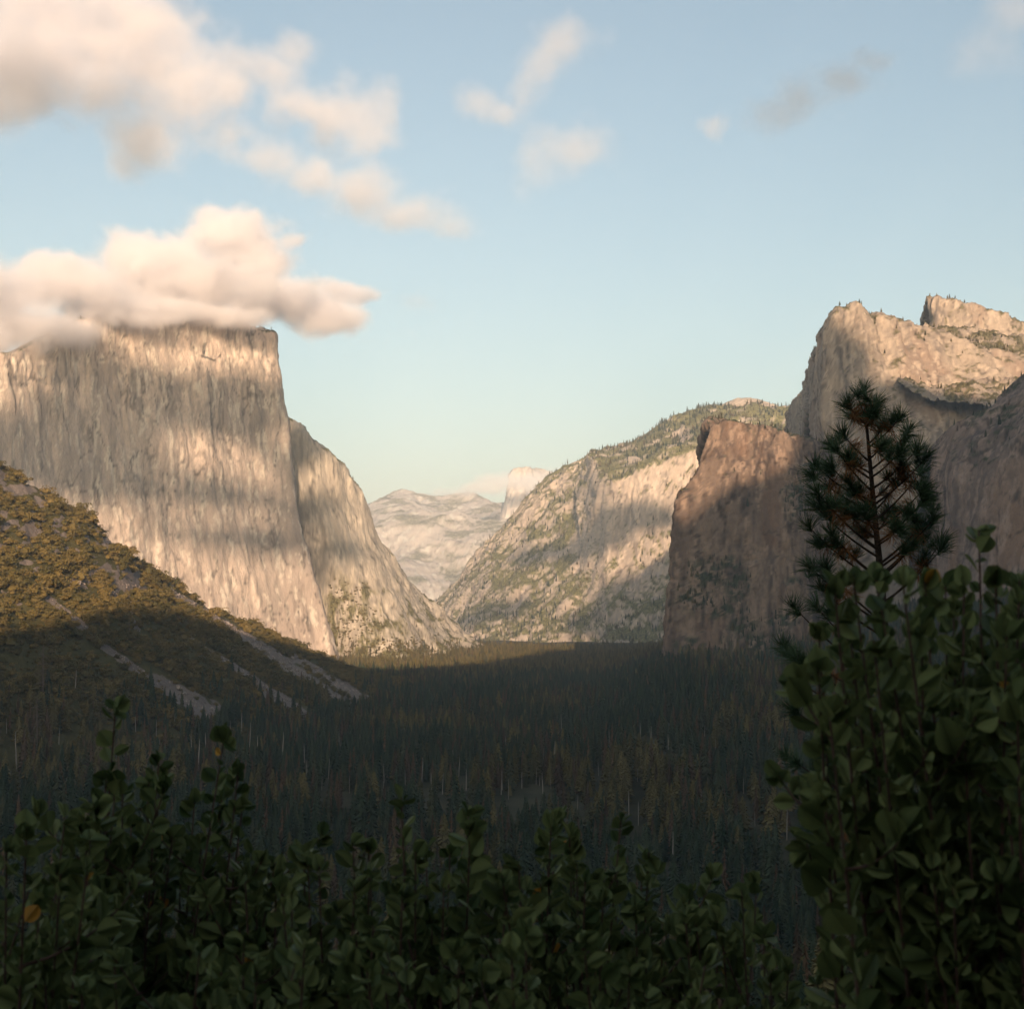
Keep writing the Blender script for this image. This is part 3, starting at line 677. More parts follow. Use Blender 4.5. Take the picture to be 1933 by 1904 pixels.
# the three hundred that show largest stand on their own
U_, V_ = 966.5 + FPX * FP[:, 0] / FP[:, 1], 1154 - FPX * (FP[:, 2] + hgt - 150) / FP[:, 1]
lim = np.interp(U_, [0, 230, 430, 560, 760, 1000, 1170, 1300, 1480, 1500], [1500, 1330, 1380, 1560, 1500, 1580, 1540, 1640, 1650, 1000])
score = np.where((U_ > 5) & (U_ < 1495) & (V_ < lim) & (kindc < 4), hgt / FP[:, 1], 0)
solo = np.argsort(-score)[:300]
first = {}
for i in solo:
    k = int(kindc[i]); h = hgt[i]
    e = link('conifer_tree', None, label='dark green conifer standing in the shaded valley forest', category='tree', group='conifers of the shaded valley forest')
    e.location = FP[i].tolist(); e.rotation_euler = (0, 0, RNG.uniform(0, 6.28)); wd = RNG.uniform(.85, 1.2)
    e.scale = (h * wd, h * wd, h)
    link('trunk', TRUNK, e); c = link('crown', CROWNS[k], e)
    first.setdefault(k, c)
mask = np.ones(len(FP), bool); mask[solo] = False
# dying brown conifers are things of their own where they show
br = np.where((kindc == 4) & (U_ > 0) & (U_ < 1500) & (FP[:, 1] < 2600) & (V_ < lim))[0]
br = br[np.argsort(-hgt[br] / FP[br, 1])[:60]]
for i in br:
    h = hgt[i]; e = link('dying_conifer', None, label='dying conifer with rust brown needles in the valley forest', category='tree', group='brown dying conifers of the valley')
    e.location = FP[i].tolist(); e.scale = (h, h, h); link('trunk', TRUNK, e); c = link('crown', BROWN, e); first.setdefault(4, c)
mask[br] = False
for k in range(5):
    m_ = mask & (kindc == k)
    wd = RNG.uniform(.85, 1.25, m_.sum())
    scatter_object('forest', FP[m_], np.stack([hgt[m_] * wd, hgt[m_] * wd, hgt[m_]], -1), first[k], kind='stuff', label='dense conifer forest covering the valley floor and walls', category='forest')

# live oaks and scrub on the talus slope
w = np.clip(1 - rk * 1.5, 0.02, 1) * (0.25 + sstep(-.15, .15, fbm(TP.reshape(-1, 3) / 45, 3, 171).reshape(nr, nc))) * (0.15 + sstep(1420, 1330, TVv)) * sstep(0.03, 0.08, np.linspace(0, 1, nr))[:, None] * (np.linspace(0, 1, nr) < .86)[:, None]
q = on_grid(TP, w, 15000); sz = np.clip(RNG.gamma(4.5, 1.4, len(q)), 2.0, 14)
qu, qv = uv_of(q)
EBv = on_grid(EB, blobs([(660, 1190, 60, 70), (700, 1228, 110, 34), (688, 1118, 20, 16), (640, 1140, 26, 45), (770, 1232, 100, 22)])(EB) ** 2 + 1e-9, 2600)
kq = RNG.integers(0, 3, len(q))
sc = np.where((qu > 0) & (qv < 1400), sz / q[:, 1], 0); so = np.argsort(-sc)[:300]; firsto = {}
for i in so:
    o = link('oak_tree', OAKS[kq[i]], label='round-crowned oak growing on the steep talus slope', category='tree', group='oaks of the talus slope')
    o.location = (q[i] - np.array([0, 0, .4])).tolist(); o.rotation_euler = (0, 0, RNG.uniform(0, 6.28)); o.scale = (sz[i], sz[i], sz[i] * RNG.uniform(.75, 1.1)); firsto.setdefault(int(kq[i]), o)
mo = np.ones(len(q), bool); mo[so] = False
for k in range(3):
    m_ = mo & (kq == k); pts = q[m_]; s_ = sz[m_]
    if k == 0: pts = np.concatenate([pts, EBv]); s_ = np.concatenate([s_, np.clip(RNG.normal(4.5, 1.2, len(EBv)), 2, 8)])
    hs = s_ * RNG.uniform(.7, 1.1, len(s_))
    scatter_object('oak_scrub', pts - np.array([0, 0, .3]), np.stack([s_, s_, hs], -1), firsto[k], kind='stuff', label='low oak scrub covering the talus slope', category='scrub')

for (u, v, hp), p in zip(snags, SNAG_AT):
    h = min(hp * p[1] / FPX, 44)
    o = link('dead_tree', SNAGS[RNG.integers(4)], label='bare pale dead trunk standing in the shaded forest', category='dead tree', group='bare dead trunks of the valley')
    o.location = p.tolist(); o.rotation_euler = (0, 0, RNG.uniform(0, 6.28)); o.scale = (h * 1.7, h * 1.7, h)
for (u, v, hp, lab) in [(88, 1322, 108, 'tall dead conifer with drooping bare branches, higher of the pair on the slope'), (78, 1425, 112, 'tall dead conifer with drooping bare branches, lower of the pair on the slope'), (246, 1205, 46, 'small bare dead conifer just under the sunlit scree on the slope')]:
    p = stand(u, v); h = hp * p[1] / FPX
    o = link('dead_conifer', DEADS[0 if hp > 50 else 1], label=lab, category='dead tree'); o.location = p.tolist(); o.scale = (h * 1.0, h * 1.0, h)

# loose boulders on the scree
w = sstep(.55, .9, rk) * (TVv > 1100); q = on_grid(TP, w + 1e-9, 3200); B = Bag(); g = np.random.default_rng(9)
RV, RF = ico(np.zeros(3), np.ones(3), g, 6, 4); RF = tris(RF)
cap_ = np.array([(0, i, i + 1) for i in range(1, 5)])
RF = np.concatenate([RF, cap_])
for p in q:
    s = min(0.5 + g.gamma(1.6, .55), 4.5); B.add(RV * s * g.uniform(.6, 1.3, 3) @ frame0(g).T + p, RF)
M['boulder'] = plain('scree_boulder', (0.12, 0.10, 0.088), (0.42, 0.35, 0.305), 0.95, 0.35, 0.1)
link('scree_boulders', B.mesh('scree_boulders', M['boulder'], False), kind='stuff', label='loose grey boulders lying in the scree streaks of the talus slope', category='boulders')
# ------------------------------------------------------------------ foreground: manzanita shrubs and a young pine
def leaf_green(name, c1, c2, trans=0.25):
    m, nt, b = mat_new(name)
    oi = N_(nt, 'ShaderNodeObjectInfo'); at_ = N_(nt, 'ShaderNodeAttribute', attribute_name='tone')
    tc = N_(nt, 'ShaderNodeTexCoord')
    f = math_(nt, 'ADD', math_(nt, 'MULTIPLY', oi.outputs['Random'], 0.75), math_(nt, 'MULTIPLY', noise_node(nt, tc.outputs['Object'], 2.5, 2), 0.25))
    f = math_(nt, 'ADD', f, at_.outputs['Fac'])
    c = mix(nt, f, c1, c2)
    nt.links.new(c, b.inputs['Base Color']); b.inputs['Roughness'].default_value = 0.62; b.inputs['Specular IOR Level'].default_value = 0.18
    out = nt.nodes['Material Output']; t = N_(nt, 'ShaderNodeBsdfTranslucent'); nt.links.new(c, t.inputs[0])
    ms = N_(nt, 'ShaderNodeMixShader'); ms.inputs[0].default_value = trans
    nt.links.new(b.outputs[0], ms.inputs[1]); nt.links.new(t.outputs[0], ms.inputs[2]); nt.links.new(ms.outputs[0], out.inputs[0])
    return m
M['leaf'] = leaf_green('manzanita_leaf', (0.05, 0.078, 0.026), (0.205, 0.235, 0.088))
M['leaf_old'] = leaf_green('turning_leaf', (0.40, 0.15, 0.03), (0.55, 0.30, 0.05))
M['stem'] = plain('red_brown_stem', (0.05, 0.025, 0.018), (0.11, 0.06, 0.045), 0.7, 30, 0.3)
M['pine_needle'] = plain('pine_needle', (0.035, 0.075, 0.038), (0.09, 0.14, 0.06), 0.55, 20, 0.3, per_object=0.6)
M['pine_brown'] = plain('dry_pine_needle', (0.20, 0.075, 0.025), (0.36, 0.16, 0.06), 0.7, 20, 0.2, per_object=0.6)
M['pine_bark'] = plain('pine_bark', (0.045, 0.033, 0.027), (0.10, 0.07, 0.055), 0.9, 25, 0.1)

def leaf_mesh(name, wid, point, cup, mat):
    """an oval leaf, stalk at the origin, blade along +Y, folded a little along the midrib"""
    n = 9; V = [np.array([0, -0.18, 0.0])]; L_, R_, Mid = [], [], []
    for i in range(n):
        t = i / (n - 1); w = wid * 0.5 * (math.sin(math.pi * min(1, t ** point)) ** 0.62 if 0 < t < 1 else 0)
        z = cup * (t - .5) ** 2 * -0.6
        Mid.append(np.array([0, t, z])); wl_ = w * (1 + .10 * math.sin(5.1 * t + wid * 40)); w = w * (1 + .10 * math.sin(6.3 * t + wid * 70))
        L_.append(np.array([-wl_, t, z + cup * w * .8])); R_.append(np.array([w, t, z + cup * w * .8]))
    V += Mid + L_[1:-1] + R_[1:-1]
    m = lambda i: 1 + i; l = lambda i: m(i) if i in (0, n - 1) else n + i; r = lambda i: m(i) if i in (0, n - 1) else n + (n - 2) + i
    F = []
    for i in range(n - 1):
        for s in (l, r):
            q = [m(i), m(i + 1), s(i + 1), s(i)]; q = list(dict.fromkeys(q))
            if len(q) == 4: F += [(q[0], q[1], q[2]), (q[0], q[2], q[3])]
            elif len(q) == 3: F.append(tuple(q))
    V2, F2 = tube([(0, -.2, 0), (0, 0.02, 0)], [.022, .018], 3)
    k = len(V); V = np.array(V + list(V2)); F = np.array(F + [tuple(np.array(f) + k) for f in tris(F2)])
    return V, F
LEAFV = [leaf_mesh('leaf', .86, .92, .22, None), leaf_mesh('leaf', .74, .85, .2, None), leaf_mesh('leaf', .95, .95, .15, None), leaf_mesh('leaf', .68, .8, .3, None)]
LEAFM = [mesh_from('leaf', V, F, M['leaf']) for V, F in LEAFV]
LEAFO = [mesh_from('leaf', V, F, M['leaf_old']) for V, F in LEAFV[:2]]

def frame(d, roll, g):
    y = d / np.linalg.norm(d); a = np.cross(y, np.array([0, 0, 1.0]) if abs(y[2]) < .95 else np.array([1.0, 0, 0])); a /= np.linalg.norm(a); b = np.cross(a, y)
    x = math.cos(roll) * a + math.sin(roll) * b; z = np.cross(x, y)
    return np.stack([x, y, z], 1)
def bez(p0, p1, p2, n):
    t = np.linspace(0, 1, n)[:, None]; return p0 * (1 - t) ** 2 + 2 * p1 * t * (1 - t) + p2 * t ** 2
def shrub(label, base_xy, tips, leaf_len, seed, start=0.42, gap=0.016, side=0.5, old=0.004, cap=290, upright=0.45, reach=1.0):
    """stems rise from one foot to the given tips; leaves spiral round them and round their side twigs"""
    g = np.random.default_rng(seed)
    bz = float(ground_at(*base_xy)[0]); base = np.array([base_xy[0], base_xy[1], bz - .03])
    root = link('manzanita_shrub', None, label=label, category='shrub', group='manzanita shrubs in front of the overlook'); root.location = base.tolist()
    leaves = []
    def clothe(path, L, f0):
        seg = np.linalg.norm(np.diff(path, axis=0), axis=1); cum = np.concatenate([[0], np.cumsum(seg)]); T = cum[-1]
        s = T * f0; a = g.uniform(0, 6.28)
        while s < T:
            k = min(np.searchsorted(cum, s, 'right') - 1, len(seg) - 1); f = (s - cum[k]) / seg[k]; p = path[k] * (1 - f) + path[k + 1] * f
            d = (path[k + 1] - path[k]) / seg[k]; R3 = frame(d, a, g); o = R3[:, 0]
            sz = L * g.uniform(.5, 1.3) * (1 if s < T * .9 else .7)
            ld = o * g.uniform(.6, 1.0) + d * g.uniform(.2, .8) + np.array([0, 0, upright * g.uniform(0, 1)])
            leaves.append((p + o * .004, frame(ld, g.uniform(0, 6.28), g), sz, g.integers(4), g.random() < old))
            a += 2.4 + g.uniform(-.3, .3); s += gap * g.uniform(.7, 1.3)
        e_ = (path[-1] - path[-2]) / np.linalg.norm(path[-1] - path[-2])
        for q in range(4):
            leaves.append((path[-1] - e_ * g.uniform(0, .02), frame(e_ + g.normal(size=3) * .9, g.uniform(0, 6.28), g), L * g.uniform(.6, .9), g.integers(4), False))
    for tip in tips:
        tip = np.asarray(tip, float)
        b0 = base + np.array([g.uniform(-.12, .12), g.uniform(-.1, .1), 0]); mid = b0 * .45 + tip * .55 + np.array([g.uniform(-.12, .12), g.uniform(-.1, .1), -.10])
        mid[0] = mid[0] * .5 + (b0[0] * .75 + tip[0] * .25) * .5
        path = bez(b0, mid, tip, 12); r0 = g.uniform(.006, .010)
        V, F = tube(path - base, np.linspace(r0, .0016, 12), 5)
        link('branch', mesh_from('branch', V, F, M['stem']), root)
        clothe(path, leaf_len, start)
        for q in range(int(round(side * 8))):
            k = g.integers(5, 11); d = path[k] - path[k - 1]; d /= np.linalg.norm(d)
            o = g.normal(size=3); o[2] = abs(o[2]) * .6; o /= np.linalg.norm(o)
            l = g.uniform(.10, .26) * reach; tw = bez(path[k], path[k] + o * l * .6, path[k] + o * l + np.array([0, 0, l * .5]), 6)
            V, F = tube(tw - base, np.linspace(.003, .0012, 6), 4); link('twig', mesh_from('twig', V, F, M['stem']), root)
            clothe(tw, leaf_len, .25)
    # the leaves that show largest stand on their own; the rest stay joined
    P = np.array([l[0] for l in leaves]); U, Vv = uv_of(P)
    inside = (U > -60) & (U < 1990) & (Vv < 1960)
    vis = np.where(inside, np.array([l[2] for l in leaves]) / P[:, 1] * (1 + .25 * (Vv < 1700)), 0)
    order = np.argsort(-vis); rest = Bag(); tone = []
    for n_, i in enumerate(order):
        p, R3, sz, kv, od = leaves[i]
        if vis[i] > 0 and (n_ < cap or od):
            o = link('leaf', (LEAFO[kv % 2] if od else LEAFM[kv]), root)
            o.matrix_local = Matrix.Translation((p - base).tolist()) @ Matrix(R3.tolist()).to_4x4() @ Matrix.Diagonal((sz, sz, sz, 1))
            if od: o['label'] = 'orange turning leaf'
        else:
            V, F = LEAFV[kv]; rest.add((V * sz) @ R3.T + p - base, F); tone += [g.uniform(-.45, .45)] * len(V)
    if rest.n:
        me = rest.mesh('foliage', M['leaf']); o = link('foliage', me, root, kind='stuff')
        a_ = me.attributes.new('tone', 'FLOAT', 'POINT'); a_.data.foreach_set('value', np.array(tone, np.float32))
    return root
def tips_in(poly, n, Y0, Y1, seed, sprigs=()):
    """stem tips spread under a top outline [(u, v), ...]"""
    g = np.random.default_rng(seed); us = [a for a, _ in poly]; out = []
    for i in range(n):
        u = us[0] + (us[-1] - us[0]) * (i + g.uniform(0, 1)) / n
        vt = np.interp(u, us, [b for _, b in poly]); v = vt + 300 * g.random() ** 1.5
        out.append(at(u, v + 12, g.uniform(Y0, Y1)))
    return out + [at(*s) for s in sprigs]
def foot_xy(u, Y): return ((u - 966.5) / FPX * Y, Y)
shrub('manzanita with two tall bare-tipped sprigs, left side of the bottom row', foot_xy(240, 3.1), tips_in([(130, 1500), (230, 1440), (330, 1450), (450, 1480), (520, 1600)], 24, 2.75, 3.3, 1, [(218, 1335, 3.0), (424, 1385, 3.0), (300, 1430, 3.0), (200, 1460, 3.0), (450, 1450, 3.1)]), .046, 11)
shrub('manzanita cut off by the left picture edge', foot_xy(20, 2.7), tips_in([(-60, 1580), (40, 1545), (110, 1520), (190, 1560)], 22, 2.3, 3.0, 2), .045, 12)
shrub('manzanita with a sparse orange leaf low down, left of centre', foot_xy(600, 3.0), tips_in([(440, 1620), (540, 1610), (640, 1585), (740, 1590)], 22, 2.7, 3.2, 3), .045, 13)
shrub('manzanita with a pointed round-leaved top near the bottom centre', foot_xy(780, 3.1), tips_in([(660, 1590), (760, 1510), (830, 1570), (900, 1560), (960, 1630)], 24, 2.8, 3.3, 4, [(758, 1505, 3.0), (885, 1530, 3.0)]), .045, 14)
shrub('manzanita with two upright leafy tips right of the bottom centre', foot_xy(1090, 3.2), tips_in([(950, 1640), (1040, 1565), (1110, 1600), (1170, 1555), (1240, 1680)], 24, 2.9, 3.5, 5, [(1040, 1560, 3.2), (1172, 1548, 3.2), (1075, 1575, 3.2)]), .046, 15)
shrub('low manzanita with narrow pale upright leaves below the pine', foot_xy(1390, 3.2), tips_in([(1210, 1740), (1300, 1710), (1400, 1710), (1480, 1770), (1560, 1790)], 24, 2.9, 3.4, 6, [(1300, 1680, 3.1), (1400, 1680, 3.1), (1312, 1730, 3.1)]), .045, 16, upright=.9)
shrub('low dark manzanita in the bottom right corner', foot_xy(1720, 3.2), tips_in([(1520, 1790), (1620, 1770), (1700, 1840), (1800, 1800), (1960, 1760)], 24, 2.8, 3.4, 7), .043, 17)
shrub('low manzanita filling the bottom centre in front', foot_xy(980, 2.5), tips_in([(560, 1790), (800, 1770), (1000, 1740), (1200, 1780), (1400, 1800)], 22, 2.2, 2.6, 8), .043, 18)
shrub('low manzanita filling the bottom left in front', foot_xy(330, 2.5), tips_in([(60, 1760), (200, 1740), (400, 1750), (600, 1780)], 20, 2.2, 2.6, 9), .043, 19)
# the tall one on the right, close to the camera
tp = []
g = np.random.default_rng(77)
for (u, v) in [(1545, 1190), (1545, 1265), (1565, 1340), (1575, 1100), (1610, 1085), (1600, 1160), (1655, 1095), (1705, 1105), (1745, 1090), (1785, 1105), (1848, 1000), (1820, 1100), (1880, 1100), (1925, 1095), (1590, 1230), (1610, 1300), (1650, 1370), (1650, 1210), (1695, 1250), (1740, 1180), (1760, 1320), (1720, 1420), (1715, 1520), (1755, 1580), (1770, 1460), (1840, 1220), (1900, 1200), (1860, 1350), (1920, 1320), (1825, 1470), (1900, 1480), (1800, 1670), (1860, 1600), (1925, 1640), (1870, 1740), (1690, 1330), (1640, 1270), (1930, 1140), (1800, 1150), (1800, 1260), (1665, 1150), (1880, 1270), (1820, 1380)]:
    tp.append(at(u, v, g.uniform(2.0, 2.5)))
shrub('tall manzanita with large soft-focus leaves rising along the right edge', foot_xy(1830, 2.3), tp, .047, 20, start=.36, gap=.017, side=.62, old=.004, cap=295, upright=.7, reach=.55)

# a low dark mat of bushes on the slope just below the rail, so that the soil is covered
# ------------------------------------------------------------------ the pine
PY = 14.0
def ptip(u, v, dy=0.0): return at(u, v, PY + dy)
proot_xy = (ptip(1690, 1700)[0], PY + 0.1)
pz0 = float(ground_at(*proot_xy)[0])
pine = link('pine_tree', None, label='young pine with long needles and rusty inner tufts beyond the tall manzanita', category='tree'); pb = np.array([proot_xy[0], proot_xy[1], pz0]); pine.location = pb.tolist()
tk = np.array([[proot_xy[0] + .05, PY + .1, pz0 - .1]] + [ptip(u, v) for u, v in [(1698, 1750), (1686, 1500), (1676, 1300), (1664, 1100), (1652, 980), (1642, 870), (1634, 780), (1631, 735)]])
V, F = tube(tk - pb, [.11, .095, .07, .052, .036, .028, .02, .012, .005], 8)
link('trunk', mesh_from('trunk', V, F, M['pine_bark']), pine)
def tuft(seed, n=95, spread=1.0, back=0.15):
    g = np.random.default_rng(seed); B = Bag()
    for i in range(n):
        s = g.uniform(-.5, .05); th = g.uniform(0, 6.28); op = spread * g.uniform(.25, 1.0) * (1 if s < -.1 else .8)
        o = np.array([math.cos(th) * math.sin(op), math.cos(op) - back, math.sin(th) * math.sin(op)]); o /= np.linalg.norm(o)
        L = g.uniform(.75, 1.1); p = np.array([0, s * .7, 0]); e = p + o * L + np.array([0, 0, -.10 * L])
        m_ = p + o * L * .5 + np.array([0, 0, .02]); a = np.cross(o, g.normal(size=3)); a /= np.linalg.norm(a); w = .013
        B.add([p - a * w, p + a * w, m_ + a * w, m_ - a * w, e], np.array([(0, 1, 2), (0, 2, 3), (3, 2, 4)]))
    return B
TUFTS = [tuft(i, 100, 1.25).mesh('needle_tuft', M['pine_needle'], False) for i in (1, 2, 3)]
RUST = [tuft(i, 70, 1.5, .9).mesh('dry_needle_tuft', M['pine_brown'], False) for i in (11, 12)]
def put(meshname, me, p, d, s, lab=None):
    o = link(meshname, me, pine); R3 = frame(np.asarray(d, float), random.uniform(0, 6.28), None)
    o.matrix_local = Matrix.Translation((p - pb).tolist()) @ Matrix(R3.tolist()).to_4x4() @ Matrix.Diagonal((s, s, s, 1))
put('needle_tuft', TUFTS[0], ptip(1631, 735), (0.02, 0, 1), .17)
z2 = lambda zx, zy: (1348 + zx * .3222, 688 + zy * .3222)
tipz = [(840, 180), (955, 225), (785, 235), (800, 300), (905, 320), (940, 290), (1090, 310), (1000, 350), (1140, 385), (760, 410), (680, 465), (720, 500), (600, 595), (575, 640), (690, 600), (600, 745), (590, 825), (670, 830), (720, 810),
        (550, 945), (690, 990), (735, 1050), (985, 470), (1080, 520), (1190, 495), (1240, 545), (1215, 620), (1230, 725), (1245, 775), (1285, 850), (1290, 900), (1235, 950), (1335, 1035), (1160, 1065), (1150, 880), (1030, 860), (820, 570), (850, 740), (880, 870), (840, 960),
        (1060, 700), (1100, 620), (800, 700), (780, 860), (1080, 960), (560, 1180), (470, 1420), (600, 1420), (400, 1640), (480, 1720), (590, 1740), (470, 1830), (620, 1300), (650, 1180), (1330, 1080), (1200, 1000)]
tips_p = [z2(*t) for t in tipz] + [(1487, 1236), (1500, 1300), (1492, 1335), (1484, 1425), (1505, 1440), (1500, 1500), (1560, 1390), (1600, 1450), (1560, 1540), (1545, 1600), (1620, 1540), (1650, 1480), (1580, 1660), (1640, 1620), (1700, 1600), (1660, 1700), (1600, 1740), (1720, 1690), (1540, 1470), (1590, 1370), (1640, 1390), (1530, 1560), (1690, 1540), (1610, 1590), (1560, 1460), (1570, 1500), (1650, 1560), (1600, 1650), (1670, 1650), (1550, 1420), (1620, 1420), (1700, 1450), (1680, 1380)]
tv = tk; tkz = tv[:, 2]
for (u, v) in tips_p:
    dy = random.uniform(-.45, .45); low = v > 1180
    tip = ptip(u, v, dy); ax = np.interp(tip[2], tkz, tv[:, 0]); reach = abs(tip[0] - ax)
    za = tip[2] - reach * (.75 if not low else .45) - .06; za = max(za, pz0 + .3)
    r_ = np.array([np.interp(za, tkz, tv[:, 0]), PY, za])
    mid = r_ * .45 + tip * .55 + np.array([0, 0, -.10 * reach - .02])
    path = bez(r_, mid, tip, 9); V, F = tube(path - pb, np.linspace(.011 + .004 * reach, .004, 9), 5)
    link('branch', mesh_from('branch', V, F, M['pine_bark']), pine)
    d = path[-1] - path[-3]; d = d / np.linalg.norm(d) + np.array([0, 0, .45])
    put('needle_tuft', TUFTS[random.randrange(3)], tip, d, random.uniform(.17, .22))
    for _ in range(random.choice((1, 2, 2))): put('needle_tuft', TUFTS[random.randrange(3)], path[random.choice((-2, -3))] + np.array([random.uniform(-.09, .09), random.uniform(-.09, .09), random.uniform(-.02, .06)]), d + np.array([random.gauss(0, .5), random.gauss(0, .5), random.gauss(0, .4)]), random.uniform(.14, .19))
    for k in ((-3,) if random.random() < .7 else (-3, -4)):
        put('dry_needle_tuft', RUST[random.randrange(2)], path[k] + np.array([0, 0, -.01]), path[k] - path[k - 2] + np.array([0, 0, -.03]), random.uniform(.14, .18))
# ------------------------------------------------------------------ clouds: real volumes of droplets
def cloud_mat(name, density, aniso=0.0, col=(1, 1, 1)):
    m = bpy.data.materials.new(name); m.use_nodes = True; nt = m.node_tree; nt.nodes.clear()
    o = nt.nodes.new('ShaderNodeOutputMaterial'); v = nt.nodes.new('ShaderNodeVolumePrincipled')
    v.inputs['Density'].default_value = density; v.inputs['Anisotropy'].default_value = aniso; v.inputs['Color'].default_value = (*col, 1)
    nt.links.new(v.outputs[0], o.inputs['Volume'])
    return m
def cloud(label, ells, density, voxel, warp=60.0, scale=1 / 260, erode=0.9, soft=0.45, seed=0.0, mat=None, detail=5, col=(1, 1, 1)):
    """ells: (centre, radii) in metres; their union is warped and eroded by noise into billows and wisps"""
    C = np.array([e[0] for e in ells]); Rr = np.array([e[1] for e in ells])
    lo = (C - Rr * 1.15 - warp * .8).min(0); hi = (C + Rr * 1.15 + warp * .8).max(0); res = np.maximum(8, ((hi - lo) / voxel).astype(int))
    me = bpy.data.meshes.new('cloud'); me.vertices.add(1)
    o = link('cloud', me, label=label, category='cloud', kind='stuff')
    ng = bpy.data.node_groups.new('cloud', 'GeometryNodeTree')
    ng.interface.new_socket('Geometry', in_out='INPUT', socket_type='NodeSocketGeometry'); ng.interface.new_socket('Geometry', in_out='OUTPUT', socket_type='NodeSocketGeometry')
    nd = ng.nodes; L = ng.links.new
    go = nd.new('NodeGroupOutput'); vc = nd.new('GeometryNodeVolumeCube'); sm = nd.new('GeometryNodeSetMaterial'); sm.inputs['Material'].default_value = mat or cloud_mat('cloud_droplets', density, 0.0, col)
    vc.inputs['Min'].default_value = lo.tolist(); vc.inputs['Max'].default_value = hi.tolist()
    for k, n_ in zip(('Resolution X', 'Resolution Y', 'Resolution Z'), res): vc.inputs[k].default_value = int(n_)
    def vm(op, a, b=None):
        n_ = nd.new('ShaderNodeVectorMath'); n_.operation = op
        for i, v in enumerate((a, b)):
            if v is None: continue
            if isinstance(v, (tuple, list)): n_.inputs[i].default_value = v
            else: L(v, n_.inputs[i])
        return n_
    def mm(op, a, b=None, c=None):
        n_ = nd.new('ShaderNodeMath'); n_.operation = op
        for i, v in enumerate((a, b, c)):
            if v is None: continue
            if isinstance(v, (int, float)): n_.inputs[i].default_value = v
            else: L(v, n_.inputs[i])
        return n_.outputs[0]
    pos = nd.new('GeometryNodeInputPosition').outputs[0]
    off = vm('ADD', pos, (seed * 1000, seed * 337, 0)).outputs[0]
    nz = nd.new('ShaderNodeTexNoise'); nz.inputs['Scale'].default_value = scale; nz.inputs['Detail'].default_value = 3; L(off, nz.inputs['Vector'])
    cen = vm('SUBTRACT', nz.outputs['Color'], (.5, .5, .5)).outputs[0]
    wv = vm('MULTIPLY', cen, (warp * 2.4, warp * 2.4, warp * 1.8)).outputs[0]
    q = vm('ADD', pos, wv).outputs[0]
    D = None
    for c, r in zip(C, Rr):
        d = vm('SUBTRACT', q, tuple(float(x) for x in c)).outputs[0]; d = vm('MULTIPLY', d, tuple(float(1 / x) for x in r)).outputs[0]
        ln = vm('LENGTH', d).outputs['Value']; f = mm('SUBTRACT', 1.0, ln)
        D = f if D is None else mm('SMOOTH_MAX', D, f, 0.25)
    n2 = nd.new('ShaderNodeTexNoise'); n2.inputs['Scale'].default_value = scale * 3.0; n2.inputs['Detail'].default_value = detail; n2.inputs['Roughness'].default_value = 0.64; L(off, n2.inputs['Vector'])
    e = mm('MULTIPLY', mm('SUBTRACT', n2.outputs[0], 0.5), erode * 2)
    s = mm('ADD', D, e)
    mr = nd.new('ShaderNodeMapRange'); mr.interpolation_type = 'SMOOTHSTEP'; L(s, mr.inputs[0]); mr.inputs[1].default_value = 0.0; mr.inputs[2].default_value = soft
    L(mr.outputs[0], vc.inputs['Density'])
    L(vc.outputs[0], sm.inputs[0]); L(sm.outputs[0], go.inputs[0])
    md = o.modifiers.new('cloud', 'NODES'); md.node_group = ng
    return o
def px_ells(lst, Yf, depth=0.8):
    out = []
    for (u, v, ru, rv) in lst:
        if Yf in (8000, 8100, 8200): ru *= 1.13; rv *= 1.13
        Y = Yf(u) if callable(Yf) else Yf
        s = Y / FPX; out.append((at(u, v, Y), (ru * s, max(ru, rv) * s * depth, rv * s)))
    return out
# the cap cloud lying on the monolith's summit
cloud('bright cloud capping the tall pale cliff', px_ells([(440, 458, 120, 70), (285, 490, 110, 62), (130, 540, 150, 58), (0, 560, 120, 72), (-130, 560, 150, 85), (350, 535, 190, 66), (520, 560, 140, 50), (615, 592, 105, 54), (480, 498, 100, 50), (10, 618, 120, 56), (80, 625, 130, 40), (-80, 630, 150, 60), (200, 580, 150, 34), (665, 555, 70, 26), (340, 596, 170, 30), (210, 604, 140, 28), (440, 604, 90, 20), (560, 450, 30, 22)],
      lambda u: 3330 + max(u, -200) * 1.0, 0.7), 0.032, 5.5, 60, 1 / 280, 1.0, 0.7, 0.3, detail=8, col=(1, .985, 1))
UP = 8000
SOFT = dict(erode=1.25, soft=1.0, detail=8, col=(0.90, 0.885, 0.92))  # grey tint puts the partial shade of the high clouds into their colour
cloud('large cream and grey cloud in the upper left corner', px_ells([(40, 120, 230, 125), (250, 105, 190, 125), (365, 175, 140, 105), (290, 255, 100, 90), (245, 310, 45, 55), (-120, 120, 240, 130), (150, 30, 240, 90)], UP, 0.7), 0.006, 13, 170, 1 / 1100, seed=1.7, **SOFT)
cloud('wispy cream cloud with upturned horns beside the large cloud', px_ells([(640, 222, 115, 75), (712, 200, 50, 70), (560, 195, 110, 55), (500, 125, 90, 60), (690, 262, 75, 40), (545, 90, 60, 30)], UP + 200, 0.7), 0.004, 12, 150, 1 / 800, seed=2.9, **SOFT)
cloud('long thin cloud band slanting down above the cap cloud', px_ells([(430, 255, 65, 42), (490, 300, 85, 45), (580, 340, 100, 48), (680, 368, 110, 46), (780, 395, 120, 36), (850, 415, 70, 22)], UP + 100, 0.8), 0.004, 12, 110, 1 / 700, seed=3.7, **SOFT)
